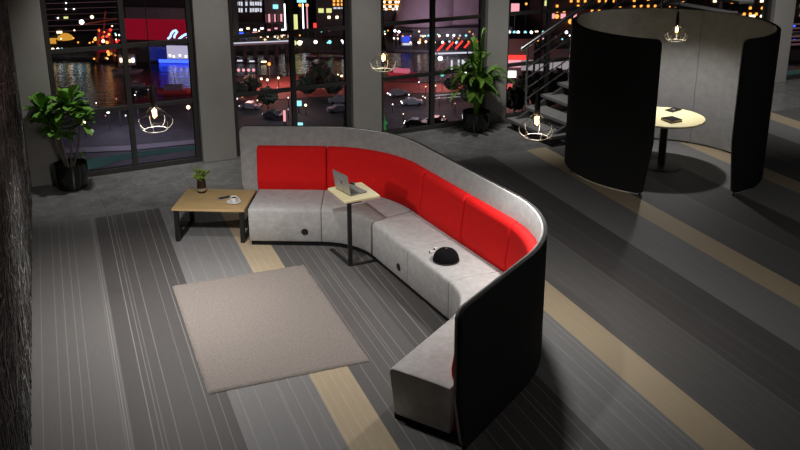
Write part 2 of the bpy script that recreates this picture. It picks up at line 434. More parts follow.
# back cushions follow the screen with seams of their own
cum = [0.]
for a, b in zip(gp, gp[1:]): cum.append(cum[-1]+(b[0]-a[0]).length)
def along(x):
    k = 0
    while k < len(cum)-2 and cum[k+1] < x: k += 1
    t = (x-cum[k])/(cum[k+1]-cum[k]); return gp[k][0].lerp(gp[k+1][0], t), gp[k][1].lerp(gp[k+1][1], t).normalized()
ends, acc_n = [0], 0
for i in range(6): acc_n += len(seg(G, i))-(1 if i else 0); ends.append(acc_n-1)
seam = [cum[k] for k in ends]
seam = [-.015, seam[1]+.045, seam[2]+.26, seam[3]+.20, seam[4]+.12, seam[5]+.05, seam[6]-.035]
CUSH = [(.055, .065), (.15, .065), (.15, .40), (.165, .47), (.192, .54), (.195, .60), (.178, .70), (.166, .80), (.158, .92), (.148, .962), (.125, .982), (.08, .985), (.055, .975)]
for i in range(6):
    a, b = seam[i]+.004, seam[i+1]-.004; n = 22; xs = [a, a+.008, a+.022]+[a+(b-a)*k/n for k in range(1, n)]+[b-.022, b-.008, b]; rings = []
    for k, x in enumerate(xs):
        ins = (.022, .006, 0)[min(k, len(xs)-1-k, 2)]; p, nn = along(x)
        rings.append([p-nn*(d-(ins if d > .1 else 0))+Vector((0, 0, z-(ins if z > .9 else 0))) for d, z in CUSH])
    MB().loft(rings).shift(-SO).build('back_cushion', RED, sofa, smooth=50)
lead = [(gp[0][0]-dA*x, gp[0][1]) for x in (.225, .22, .21, .20, .185, .165, .14, .11, .07, .03)]
tail = [(gp[-1][0]+dB*x, gp[-1][1]) for x in (.03, .06, .09, .11, .125, .137, .147, .153, .156)]
path = lead+gp+tail
def screen_cols(path, th0, th1, top, zmid, slant, rc, rim=0.006):
    s = [0.]
    for a, b in zip(path, path[1:]): s.append(s[-1]+(b[0]-a[0]).length)
    L = s[-1]; rings = []
    for (p, nn), x in zip(path, s):
        e = min(x, L-x)
        zt = top-(rc-math.sqrt(max(0, rc*rc-(rc-e)**2)) if e < rc else 0)
        zb = .025+(zmid*(1-e/slant) if e < slant else 0)
        zt = max(zt, zb+.02)
        a, b = p-nn*th0, p-nn*th1
        U = Vector((0, 0, 1))
        rings.append([a+U*zb, a+U*(zt-rim), a.lerp(b, .2)+U*zt, a.lerp(b, .8)+U*zt, b+U*(zt-rim), b+U*zb])
    return rings
MB().loft(screen_cols(path, 0, .032, 1.213, .45, .11, .075)).shift(-SO).build('screen_shell', BLACKFAB, sofa, smooth=50)['label'] = 'black outer face of the screen'
MB().loft(screen_cols(path, .032, .055, 1.213, .45, .11, .075)).shift(-SO).build('screen_lining', SLIN, sofa, smooth=50)['label'] = 'grey inner face of the screen'
for j in (4, 22, 40, 70, 95, len(path)-6):
    p, nn = path[min(j, len(path)-6)]
    MB().lathe([(.018, 0), (.018, .03)], p-nn*.03, 12).shift(-SO).build('glide_foot', BLACK, sofa)

# ================================================================== pod
PC = V(3.815, 12.40); PR = 1.39; PH = 2.1
pod = thing('meeting_pod', 'round black meeting pod open at the front with a pale grey inside', 'booth', PC)
seams = [-67, -6, 55, 127, 188, 248]
for i in range(5):
    a0, a1 = seams[i]+(.10 if i else 0), seams[i+1]-(.10 if i < 4 else 0)
    ds = [x for x in ([0, .2, .5, .9, 1.4, 2, 2.8, 3.4] if i == 0 else [0, 1])]
    an = [a0+x for x in ds]; x = an[-1]+2.5
    while x < a1-4: an.append(x); x += 2.5
    an += [a1-x for x in ([3.4, 2.8, 2, 1.4, .9, .5, .2, 0] if i == 4 else [1, 0])]
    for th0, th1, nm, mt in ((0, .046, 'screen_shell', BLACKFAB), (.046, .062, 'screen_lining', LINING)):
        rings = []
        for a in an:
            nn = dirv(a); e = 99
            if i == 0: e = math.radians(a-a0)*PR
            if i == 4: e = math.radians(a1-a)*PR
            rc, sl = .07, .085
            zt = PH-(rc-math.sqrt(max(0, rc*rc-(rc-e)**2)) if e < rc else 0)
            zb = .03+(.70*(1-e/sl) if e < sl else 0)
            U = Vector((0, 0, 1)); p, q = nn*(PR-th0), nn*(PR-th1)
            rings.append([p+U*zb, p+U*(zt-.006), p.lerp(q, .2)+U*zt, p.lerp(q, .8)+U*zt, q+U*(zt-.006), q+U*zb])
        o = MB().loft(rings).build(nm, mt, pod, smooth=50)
        o['label'] = 'black outer panel' if nm == 'screen_shell' else 'pale grey inner panel'
    for a in ((a0+5, a1-2) if i == 0 else (a0+2, a1-5) if i == 4 else (a0+2,)):
        MB().lathe([(.022, 0), (.022, .012), (.012, .016), (.012, .04)], dirv(a)*(PR-.03), 12).build('glide_foot', BLACK, pod, smooth=True)
rt = thing('round_table', 'round pale wooden meeting table on a black column inside the pod', 'table', PC+V(.0, -.01))
MB().lathe([(0, .72), (.525, .72), (.548, .728), (.551, .742), (.546, .75), (0, .75)], seg=64).build('tabletop', MAPLE, rt, smooth=30)
MB().lathe([(.055, .02), (.055, .70), (.16, .705), (.16, .719)], seg=28).build('column', BLACK, rt, smooth=30)
MB().lathe([(.29, 0), (.29, .008), (.28, .014), (.07, .02)], seg=48).build('base_plate', BLACK, rt, smooth=30)
def book(pts, z, th, label, page, nm='notebook'):
    P = [Vector((p.x, p.y, 0)) for p in pts]; c = sum(P, Vector())/4
    u = ((P[1]-P[0])+(P[2]-P[3])).normalized(); wv = Vector((-u.y, u.x, 0))
    su = ((P[1]-P[0]).length+(P[2]-P[3]).length)/2; sv = ((P[3]-P[0]).length+(P[2]-P[1]).length)/2
    r = thing(nm, label, 'notebook', (c.x, c.y, z), math.atan2(u.y, u.x))
    MB().box((0, 0, .002), (su, sv, .004)).box((0, 0, th-.002), (su, sv, .004)).box((-su/2+.002, 0, th/2), (.004, sv, th-.008)).build('cover', flat('black notebook cover', (.010, .0095, .009), .9, 0, .15), r, bevel=.001)
    MB().box((.003, 0, th/2), (su-.012, sv-.012, th-.008)).build('page_block', page, r)
    return r, su, sv
PAGE = flat('cream page edge', (.45, .36, .26), .9)
book([at(662, 119.5, .76), at(673, 123.3, .76), at(680.8, 120.6, .76), at(671, 117.2, .76)], .75, .035, 'thick dark notebook with cream page edges near the front of the round table', PAGE)
r_, su, sv = book([at(665.6, 110.4, .755), at(674, 112.7, .755), at(680.6, 109.4, .755), at(673, 107.8, .755)], .75, .014, 'thin black notebook with a grey printed cover at the back of the round table', PAGE)
mk = MB()
for x, y, a, b in ((-.1, .1, .35, .1), (.12, -.05, .3, .12), (0, -.25, .4, .07)): mk.box((x*su, y*sv, .0144), (a*su, b*sv, .0006))
mk.build('cover_print', flat('grey cover print', (.16, .15, .14), .6), r_)

# ================================================================== rug
RC = sum((at(*q, .015) for q in ((172.5, 284.4), (207.7, 394), (368.5, 359.4), (305.6, 264.7))), Vector())/4
rug = MB()
nx, ny = 72, 108; rw, rl, rz_ = 1.43, 2.155, .018
vs, fs = [], []
for j in range(ny+1):
    for i in range(nx+1):
        x, y = -rw/2+rw*i/nx, -rl/2+rl*j/ny
        ed = min(i, nx-i, j, ny-j)
        vs.append((x+rnd.uniform(-.003, .003), y+rnd.uniform(-.003, .003), 0.004 if ed == 0 else rz_+rnd.uniform(-.004, .004)))
for j in range(ny):
    for i in range(nx):
        a = j*(nx+1)+i; fs.append((a, a+1, a+nx+2, a+nx+1))
rug.add(vs, fs)
o = rug.build('area_rug', RUG, smooth=180, loc=(RC.x, RC.y, 0), rz=ang_u)
tag(o, 'taupe rectangular area rug on the striped carpet before the sofa', 'rug')

# ================================================================== coffee table and what stands on it
TZ = .42
ct = thing('coffee_table', 'low oak-topped table with black loop legs at the left end of the sofa', 'table', (-2.205, 9.975, 0), math.radians(-3.2))
MB().box((0, 0, TZ-.014), (.852, .68, .028)).build('tabletop', OAK, ct, bevel=.003)
for sx in (-1, 1):
    x = sx*.385
    b = MB(); w_, t_ = .012, .05
    for y in (-.30, .30): b.box((x, y, (TZ-.028)/2), (t_, .05, TZ-.028))
    b.box((x, 0, .0125), (t_, .55, .025)); b.box((x, 0, TZ-.028-.0125), (t_, .55, .025))
    b.build('leg', BLACK, ct, bevel=.002)
MB().box((0, -.0, TZ-.028-.012), (.72, .04, .024)).build('stretcher', BLACK, ct)
def onto(px, py, z): p = at(px, py, z); return (p.x, p.y, z)
# small plant
pp = onto(201.5, 193.2, TZ); sp = thing('potted_plant', 'small bushy lime green plant in a brown glass pot on the low oak table', 'plant', (pp[0], pp[1]+.03, TZ))
MB().lathe([(.046, 0), (.053, .01), (.055, .06), (.053, .13), (.047, .155), (.049, .165), (.043, .165), (.043, .145)], seg=28).build('pot', flat('dark brown glass', (.035, .018, .012), .15), sp, smooth=40)
MB().lathe([(.0555, .03), (.0575, .032), (.0575, .062), (.0555, .064)], seg=28).build('pot_band', flat('pale speckled band', (.30, .24, .16), .6, vary=.5, scale=90), sp, smooth=40)
MB().lathe([(0, .145), (.043, .145)], seg=20).build('soil', SOIL, sp)
def leaf(mb, base, d, L, W, bend=.25, up=Vector((0, 0, 1)), shape=(.55, 1.0, .9, .0), fold=.15):
    d = d.normalized(); s = d.cross(up)
    if s.length < 1e-3: s = d.orthogonal()
    s.normalize(); n = s.cross(d); vs = []
    prof = [(0, .06), (.25, shape[0]), (.55, shape[1]), (.82, shape[2]), (1.0, .08)]
    for t, w in prof:
        c = base+d*(L*t)-up*(bend*L*t*t)
        vs += [c-s*(W*w/2)+n*(fold*W*w), c, c+s*(W*w/2)+n*(fold*W*w)]
    fs = []
    for i in range(len(prof)-1):
        a = i*3; fs += [(a, a+1, a+4, a+3), (a+1, a+2, a+5, a+4)]
    mb.add(vs, fs)
lf, stx = MB(), MB()
for k in range(16):
    a = k*2.399; el = rnd.uniform(.55, 1.5); L = rnd.uniform(.07, .17)
    dv = Vector((math.cos(a)*math.cos(el), math.sin(a)*math.cos(el), math.sin(el)))
    b0 = Vector((math.cos(a)*.012, math.sin(a)*.012, .145)); tip = b0+dv*L
    stx.tube([b0, b0.lerp(tip, .5)+Vector((0, 0, .012)), tip], .0022, 5)
    for j in range(9):
        f = rnd.uniform(.45, 1.1); p = b0.lerp(tip, f); aa = rnd.uniform(0, 2*PI)
        leaf(lf, p, Vector((math.cos(aa), math.sin(aa), rnd.uniform(-.1, .7))), rnd.uniform(.03, .045), rnd.uniform(.028, .040), .15)
lf.build('foliage', SMALLG, sp, smooth=True); stx.build('stem', flat('pale green stem', (.12, .16, .04), .6), sp)
# cup, saucer, phone
sx_ = onto(234, 202.6, TZ)
sau = MB().lathe([(0, .002), (.035, .002), (.045, 0), (.05, .003), (.083, .012), (.086, .016), (.08, .015), (.05, .008), (0, .007)], seg=36).build('saucer', WHITE, smooth=40, loc=sx_)
tag(sau, 'white saucer under the coffee cup on the low oak table', 'saucer')
cup = thing('coffee_cup', 'white cup of coffee on the saucer', 'cup', (sx_[0], sx_[1], TZ+.0085))
MB().lathe([(0, 0), (.024, 0), (.028, .004), (.037, .025), (.043, .055), (.045, .064), (.0425, .064), (.040, .052), (.034, .025), (0, .010)], seg=36).build('cup_body', WHITE, cup, smooth=40)
MB().lathe([(0, .050), (.0395, .050)], seg=28).build('coffee', COFFEE, cup)
MB().tube([(.040, 0, .05), (.058, 0, .053), (.066, 0, .040), (.060, 0, .026), (.036, 0, .022)], .0045, 8).build('handle', WHITE, cup, smooth=True)
p0, p1 = at(216.5, 198.8, TZ+.01), at(232, 196.2, TZ+.01)
ph = thing('phone', 'dark phone lying beside the coffee cup on the low oak table', 'phone', ((p0.x+p1.x)/2, (p0.y+p1.y)/2, TZ), math.atan2(p1.y-p0.y, p1.x-p0.x))
MB().box((0, 0, .0045), (.165, .075, .009)).build('phone_body', flat('pale metal', (.5, .5, .5), .35, .6), ph, bevel=.003)
MB().box((.008, 0, .0096), (.142, .070, .0012)).build('phone_screen', flat('black glass', (.008, .008, .009), .15), ph)

# ================================================================== laptop table
LT = .775
lt = thing('laptop_table', 'small pale wood laptop table on a black cantilever base in front of the sofa', 'table', (-.512, 9.25, 0), math.radians(27.3))
hw, hl, r_c = .210, .250, .022
poly = []
for cx, cy, a0 in ((hw-r_c, hl-r_c, 0), (-hw+r_c, hl-r_c, 90), (-hw+r_c, -hl+r_c, 180), (hw-r_c, -hl+r_c, 270)):
    poly += [(cx+r_c*math.cos(math.radians(a0+18*i)), cy+r_c*math.sin(math.radians(a0+18*i))) for i in range(6)]
MB().prism(poly, LT-.022, LT).build('tabletop', MAPLE, lt, bevel=.003)
R27 = Matrix.Rotation(math.radians(-27.3), 3, 'Z')
cl = R27 @ (V(-.549, 8.992+.005)-V(-.512, 9.25))
MB().box((cl.x, cl.y, (LT-.022)/2+.006), (.045, .03, LT-.034)).build('column', BLACK, lt, bevel=.003)
e1 = R27 @ (V(-.79, 9.43)-V(-.512, 9.25)); e2 = R27 @ (V(-.215, 9.148)-V(-.512, 9.25))
MB().bar((cl.x, cl.y, .009), (e1.x, e1.y, .009), .045, .014).build('foot_bar', BLACK, lt, bevel=.002)
MB().bar((cl.x, cl.y, .0085), (e2.x, e2.y, .0085), .045, .012).build('foot_bar', BLACK, lt, bevel=.002)
MB().box((cl.x+.05, cl.y+.08, LT-.022-.006), (.16, .24, .012)).build('top_bracket', BLACK, lt)
# laptop: x' along the hinge, y' from hinge to front edge
hA, hB = V(-.718, 9.348), V(-.531, 9.086)
hd = (hB-hA).normalized(); fr = Vector((-hd.y, hd.x, 0))
lap = thing('laptop', 'open silver laptop on the small laptop table', 'laptop', (hA.x, hA.y, LT), math.atan2(hd.y, hd.x))
LWd, LD = .305, .22
MB().box((LWd/2, LD/2, .007), (LWd, LD, .012)).build('base', flat('dark silver deck', (.22, .215, .21), .45, .5), lap, bevel=.004)
MB().box((LWd/2, .073, .0135), (.275, .105, .0015)).build('keyboard', KEYS, lap)
MB().box((LWd/2, .175, .0134), (.125, .075, .001)).build('trackpad', PALM_, lap)
tilt = math.radians(9); Rx = Matrix.Rotation(tilt, 3, 'X')
def lidp(x, y, z): return Rx @ Vector((x, y, z))+Vector((0, .004, .013))
def lidbox(mb, x0, x1, y0, y1, z0, z1):
    vs = [lidp(x, y, z) for z in (z0, z1) for x, y in ((x0, y0), (x1, y0), (x1, y1), (x0, y1))]
    return mb.add(vs, [(3, 2, 1, 0), (4, 5, 6, 7), (0, 1, 5, 4), (1, 2, 6, 5), (2, 3, 7, 6), (3, 0, 4, 7)])
lid = lidbox(MB(), 0, LWd, -.004, .003, 0, .228).build('lid', ALU, lap, bevel=.002)
lidbox(MB(), .006, LWd-.006, .0031, .0038, .008, .221).build('display', flat('dark display', (.01, .01, .012), .2), lid)
# dark fruit-shaped emblem with a leaf in the middle of the lid back
cx, cz = LWd/2, .114; em = []
for k in range(28):
    a = 2*PI*k/28; r = .017*(1-.10*math.cos(2*a))*(1+.05*math.sin(a)); x, z = r*math.cos(a), r*1.05*math.sin(a)
    bx, bz, br = -.0195, .002, .009
    dd = math.hypot(x-bx, z-bz)
    if dd < br: x, z = bx+(x-bx)*br/dd, bz+(z-bz)*br/dd; x = max(x, bx+br*.75)
    em.append((x, z))
e = MB(); n = len(em)
e.add([lidp(cx+x, -.0048, cz+z) for x, z in em]+[lidp(cx+x, -.004, cz+z) for x, z in em], [tuple(range(n)), tuple(range(2*n-1, n-1, -1))]+[(k, (k+1) % n, n+(k+1) % n, n+k) for k in range(n)])
lv = [(-.001, .020), (.0015, .0265), (.006, .029), (.004, .0225)]
e.add([lidp(cx+x, -.0048, cz+z) for x, z in lv]+[lidp(cx+x, -.004, cz+z) for x, z in lv], [(0, 1, 2, 3), (7, 6, 5, 4), (0, 1, 5, 4), (1, 2, 6, 5), (2, 3, 7, 6), (3, 0, 4, 7)])
e.build('emblem', flat('black emblem', (.015, .015, .015), .3), lid)
mp_ = at(352.6, 183.3, LT+.015)
mouse = thing('computer_mouse', 'small black mouse behind the laptop on the small table', 'mouse', (mp_.x, mp_.y, LT), .5)
MB().ball((0, 0, .010), .042, 20, 12, (.62, 1.0, .42)).build('shell', KEYS, mouse, smooth=True)
mm = MB().box((0, .018, .026), (.008, .016, .006)).build('scroll_wheel', flat('grey rubber', (.1, .1, .1), .7), mouse)
# flatten the underside of the mouse so it rests on the table
for v in mouse.children[0].data.vertices: v.co.z = max(v.co.z, 0.0)

# ================================================================== hat and earphones on the seat
hp = at(446, 260.5, SEAT_Z); hat = thing('felt_hat', 'black domed hat lying on the sofa seat', 'hat', (hp.x, hp.y, SEAT_Z+.004), .3)
MB().lathe([(.118, .002), (.128, .004), (.131, .018), (.124, .05), (.107, .082), (.08, .108), (.045, .122), (.012, .127), (0, .127)], seg=40).build('crown', flat('black felt', (.004, .0038, .0045), .95, 0, .15, .3, 80, .3), hat, smooth=60)
MB().lathe([(.120, .0), (.134, .002), (.1345, .012), (.131, .0135)], seg=40).build('band', flat('black ribbon', (.016, .015, .017), .8), hat, smooth=60)
MB().ball((0, 0, .128), .011, 12, 8, (1, 1, .6)).build('button', flat('grey button', (.12, .12, .12), .5), hat, smooth=True)
g0 = at(433.5, 251.8, SEAT_Z)
for k, (dx, dy, a) in enumerate(((-.028, -.03, .6), (.02, .045, .9))):
    eb = thing('earphone', ['small white wireless earphone on the sofa seat, the one nearer the seat front', 'small white wireless earphone on the sofa seat, the one nearer the red cushions'][k], 'earphone', (g0.x+dx, g0.y+dy, SEAT_Z+.003), a)
    MB().ball((0, 0, .012), .017, 14, 10, (1.1, .9, .75)).build('bud', WHITE, eb, smooth=True)
    MB().tube([(0, 0, .012), (.02, 0, .009), (.045, .004, .007)], [.009, .0075, .006], 10).build('stalk', WHITE, eb, smooth=True)
    MB().ball((-.015, 0, .014), .009, 12, 8).build('ear_tip', flat('dark ear tip', (.02, .02, .02), .7), eb, smooth=True)

# ================================================================== big potted plants
def pot_at(mb_r, mb_h): return MB().lathe([(mb_r*.86, 0), (mb_r*.9, .01), (mb_r, mb_h*.55), (mb_r*1.0, mb_h-.02), (mb_r*1.0, mb_h), (mb_r*.93, mb_h), (mb_r*.93, mb_h-.05)], seg=48)
fb = at(73.0, 187.0); fig = thing('potted_fig', 'leafy green fig plant in a glossy black pot by the left window', 'plant', (fb.x, fb.y, 0))
pot_at(.218, .35).build('pot', GLOSSB, fig, smooth=30)
MB().lathe([(0, .305), (.200, .302)], seg=32).build('soil', SOIL, fig)
heads = [((-.27, -.04, 1.10), .27, 46), ((.12, -.12, 1.20), .30, 54), ((-.02, -.20, .88), .24, 34), ((.24, -.06, 1.00), .24, 24), ((-.19, -.10, .95), .20, 18), ((.20, -.06, .48), .10, 7)]
fl = MB()
for (hx, hy, hz), R, n in heads:
    b0 = Vector((hx*.22, hy*.3, .31)); top = Vector((hx, hy, hz))
    if hz > .6: MB().tube([b0, b0.lerp(top, .4)+Vector((hx*.12, 0, .03)), top], [.017, .014, .009], 8).build('stem', STEM, fig, smooth=True)
    for k in range(n):
        a = k*2.399+rnd.uniform(-.3, .3); el = rnd.uniform(-.7, 1.2)
        dv = Vector((math.cos(a)*math.cos(el), math.sin(a)*math.cos(el), math.sin(el)))
        leaf(fl, top+dv*.02+Vector((0, 0, rnd.uniform(-.08, .05))), dv, R*rnd.uniform(.65, 1.0), R*rnd.uniform(.36, .48), rnd.uniform(-.1, .3), shape=(.42, .85, 1.0, 0))
figM = Vector((fig.location.x, fig.location.y, 0))
for v in fl.v:      # leaves bend away from the wall and the pier
    w_ = v+figM
    if w_.dot(NW) > 12.57: v -= NW*(w_.dot(NW)-12.57)
    if w_.dot(TU) < U_L+.02: v += TU*(U_L+.02-w_.dot(TU))
fl.build('foliage', FIG, fig, smooth=True)
pb = at(476, 130); palm = thing('potted_palm', 'feathery green palm in a glossy black pot before the window pier', 'plant', (pb.x, pb.y+.02, 0))
pot_at(.228, .32).build('pot', GLOSSB, palm, smooth=30)
MB().lathe([(0, .28), (.21, .277)], seg=32).build('soil', SOIL, palm)
PMAT = Vector((palm.location.x, palm.location.y, 0))
for k in range(30):
    a = k*2.399; out = rnd.uniform(.14, .50) if k > 3 else .05+.05*k; top = rnd.uniform(.70, 1.25) if k > 3 else 1.62-.12*k
    fr_ = MB(); pts = []
    for i in range(15):
        t = i/14
        rr = out*(t**1.5); zz = .28+(top-.28)*math.sin(t*PI*.5)**.9-.25*out*t**3
        pts.append(Vector((math.cos(a)*(.03+rr), math.sin(a)*(.03+rr), zz)))
    fr_.tube(pts, [.009*(1-.8*i/14) for i in range(15)], 5)
    for i in range(4, 15):
        for sgn in (-1, 1):
            for h in (0, .33, .66):
                if i == 14 and h: continue
                p = pts[i].lerp(pts[min(i+1, 14)], h)
                d = (pts[min(i+1, 14)]-pts[i-1]).normalized(); sd = Vector((-math.sin(a), math.cos(a), 0))
                L = .30*(1-.6*abs(i-8)/8)
                leaf(fr_, p, d*.95+sd*sgn*.62+Vector((0, 0, .12)), L*rnd.uniform(.85, 1.1), .023, .38, shape=(.9, 1.0, .6, 0), fold=.1)
    for v in fr_.v:
        w_ = v+PMAT
        if w_.dot(NW) > 12.57: v -= NW*(w_.dot(NW)-12.57)
    fr_.build('frond', PALMG, palm, smooth=True)

# ================================================================== pendant lamps
def make_pendant(loc, label):
    r = thing('pendant_lamp', label, 'lamp', loc, 0, 'wire cage pendant lamps')
    MB().tube([(0, 0, .24), (0, 0, CEIL_Z-loc[2]-.03)], .0045, 8).build('cord', CORD, r)
    MB().lathe([(.05, 0), (.055, .01), (.02, .03)], (0, 0, CEIL_Z-loc[2]-.031), 20).build('ceiling_rose', CORD, r, smooth=True)
    MB().lathe([(.024, .055), (.026, .06), (.026, .15), (.020, .175), (.016, .24), (.006, .262)], seg=20).build('socket', CORD, r, smooth=30)
    MB().lathe([(.0, -.062), (.017, -.058), (.030, -.042), (.036, -.018), (.034, .008), (.026, .034), (.016, .052), (.014, .058)], seg=20).build('bulb', BULBG, r, smooth=True)
    f = MB()
    for k in range(6):
        a = 2*PI*k/6; x, y = .010*math.cos(a), .010*math.sin(a); b = a+PI/6; x2, y2 = .012*math.cos(b), .012*math.sin(b)
        f.tube([(x*1.5, y*1.5, -.036), (x2*1.4, y2*1.4, .028)], .005, 6)
    f.build('filament', FILA, r)
    prof_u = [(.024, .06), (.05, .035), (.092, .0), (.132, -.034), (.154, -.062)]
    prof_l = [(.154, -.062), (.158, -.085), (.152, -.112), (.132, -.140), (.104, -.158)]
    up, lo = MB(), MB()
    for k in range(7):
        a = 2*PI*k/7+.35
        up.tube([(q*math.cos(a), q*math.sin(a), z) for q, z in prof_u], .0022, 6)
        lo.tube([(q*math.cos(a), q*math.sin(a), z) for q, z in prof_l], .003, 6)
    up.tube([(.154*math.cos(2*PI*k/40), .154*math.sin(2*PI*k/40), -.062) for k in range(40)], .002, 6, closed=True)
    lo.tube([(.104*math.cos(2*PI*k/40), .104*math.sin(2*PI*k/40), -.158) for k in range(40)], .0032, 6, closed=True)
    up.build('cage', CORD, r, smooth=True); lo.build('cage_basket', CHROME, r, smooth=True)  # same wire: lamplight and shade put into pale lower, black upper colour
    return r
LP = [((-2.25, 7.918, 2.042), 'wire cage pendant lamp hanging before the left window'), ((-.20, 10.83, 1.95), 'wire cage pendant lamp hanging before the second window pier'),
      ((1.226, 7.704, 2.027), 'wire cage pendant lamp hanging in front of the steps, just left of the pod'), ((3.96, 12.7, 1.955), 'wire cage pendant lamp hanging inside the round pod')]
for k, (p, lb) in enumerate(LP):
    make_pendant(p, lb)
    ld = bpy.data.lights.new('bulb_light', 'SPOT'); ld.energy = (165, 40, 84, 66)[k]; ld.color = (1, .97, .94); ld.shadow_soft_size = .045
    ld.spot_size = math.radians(172); ld.spot_blend = 1.0
    lo_ = bpy.data.objects.new('bulb_light', ld); C.objects.link(lo_); lo_.location = (p[0], p[1], p[2]-.172)
    lg = bpy.data.lights.new('bulb_glow', 'POINT'); lg.energy = 6.5; lg.color = (1, .96, .90); lg.shadow_soft_size = .03
    lo_ = bpy.data.objects.new('bulb_glow', lg); C.objects.link(lo_); lo_.location = (p[0], p[1], p[2])

# ================================================================== staircase by the window
st = thing('staircase', 'open grey staircase with steel cable railing behind the pod', 'stairs', V(1.78, 14.42), 0)
E_ = TW; Wv = V(.46, -.888).normalized(); RISE, RUN, SW = .17, .33, 1.25
TREAD = mottled('grey stone tread', (.17, .165, .16), (.21, .205, .20), (.25, .245, .24), 5, 60, .55, .05, 90)
for k in range(13):
    o0 = E_*(RUN*k); z = RISE*(k+1)
    a, b, c, d = o0, o0+Wv*SW, o0+Wv*SW+E_*.34, o0+E_*.34
    MB().prism([(p.x, p.y) for p in (a, b, c, d)], z-.05, z).build('tread', TREAD, st, bevel=.004)
for off in (.12, SW-.12):
    p, q = Wv*off+E_*.05+Vector((0, 0, .05)), Wv*off+E_*(RUN*12.6)+Vector((0, 0, RISE*12.6-.05))
    MB().bar(p, q, .06, .16).build('stringer', flat('dark painted steel', (.06, .06, .06), .5), st)
rail0 = Wv*.06
hp0, hp1 = rail0+E_*.0+Vector((0, 0, 1.22)), rail0+E_*(RUN*12)+Vector((0, 0, 1.22+RISE*12))
MB().tube([hp0+E_*.20+Vector((0, 0, .2*RISE/RUN)), hp1], .036, 14).build('handrail', STEEL, st, smooth=True)
for k in (1.0, 3.6, 6.35, 9.35, 12):
    b = rail0+E_*(RUN*k); MB().tube([b+Vector((0, 0, RISE*(int(k)+1))), b+Vector((0, 0, 1.2+RISE*k))], .019, 10).build('railing_post', STEEL, st, smooth=True)
for h in (.30, .48, .66, .84, 1.02):
    b = rail0+E_*(RUN*1.0); q = rail0+E_*(RUN*12)
    MB().tube([b+Vector((0, 0, h+RISE*1.0)), q+Vector((0, 0, h+RISE*12))], .011, 8).build('railing_cable', STEEL, st, smooth=True)

# ================================================================== the harbour city outside, 60 m below
GZ = -60.0
def gp(px, py): return at(px, py, GZ)
WATER = NT('night harbour water'); _b = WATER.bsdf((.006, .006, .010), .16, 0, .9)
_v = WATER.coord((.05, .16, 1)); WATER.bump(_b, WATER.noise(_v, 3.0, 4), .35, 1.2); _b.inputs['IOR'].default_value = 1.5
ASPH = mottled('dark asphalt and lawn', (.014, .015, .016), (.030, .029, .033), (.055, .05, .055), .05, .3, .8, .1, 2)
PAVE = mottled('reddish quay paving', (.10, .035, .03), (.16, .055, .05), (.22, .08, .07), .2, .6, .7, .1, 2)
DARKB = flat('dark night facade', (.020, .017, .020), .7, scale=.3)
BROWNB = flat('brown stone facade', (.10, .06, .06), .8, scale=.3)
GREYB = flat('grey concrete facade', (.13, .12, .14), .8, scale=.3)
POLE = flat('grey lamp pole', (.05, .05, .05), .5, scale=1)
HULL = flat('dark boat hull', (.02, .02, .025), .4, scale=.5)
HEDGE = leafmat('dark tree leaves', (.010, .016, .008), (.022, .032, .014), .7)
GREENT = leafmat('bright hedge leaves', (.03, .16, .05), (.06, .28, .09), .6)
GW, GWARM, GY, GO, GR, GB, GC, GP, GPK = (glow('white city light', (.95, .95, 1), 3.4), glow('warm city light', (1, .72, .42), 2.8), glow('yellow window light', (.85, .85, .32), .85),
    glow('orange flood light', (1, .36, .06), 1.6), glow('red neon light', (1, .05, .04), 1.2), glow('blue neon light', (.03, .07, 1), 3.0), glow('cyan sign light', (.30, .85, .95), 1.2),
    glow('dim violet facade glow', (.20, .10, .12), .35), glow('pink lit panel', (1, .42, .48), .9))
GDW = glow('soft white office light', (.80, .80, .92), .75); GRED = glow('red lit fascia', (.45, .008, .03), .34); GTEAL = glow('teal lit pool', (.16, .33, .34), .09)
GAMB = glow('amber flood light', (1, .45, .06), .55); GBN = glow('pale blue neon tube', (.25, .50, 1), 2.6); GLAV = glow('lavender lit frontage', (.72, .66, .92), .55)
seap = [gp(-60, 135), gp(900, 135), gp(2600, -30), gp(-1800, -30)]
o = MB().prism(seap, GZ-1.5, GZ-.6).build('harbour_water', WATER.m); tag(o, 'dark harbour water with streaked reflections beyond the windows', 'water')
shore = [(-160, 122), (40, 112), (120, 108), (200, 101), (231, 84), (300, 74), (352, 76), (385, 80), (480, 84), (512, 92), (620, 98), (820, 98), (1000, 98)]
near = [gp(*q) for q in shore]+[wl(60, 20, GZ), wl(-60, 20, GZ)]
o = MB().prism(near, GZ-2, GZ).build('near_quay_ground', ASPH); tag(o, 'dark ground and roads between the building and the harbour', 'ground')
fsh = [(-260, 58), (40, 56), (120, 60), (200, 62), (231, 53), (300, 50), (352, 52), (385, 50), (480, 52), (512, 58), (620, 60), (1000, 64), (2000, -40), (-1500, -40)]
o = MB().prism([gp(*q) for q in fsh], GZ-2, GZ+.3).build('far_shore_ground', ASPH); tag(o, 'dark far shore of the harbour', 'ground')

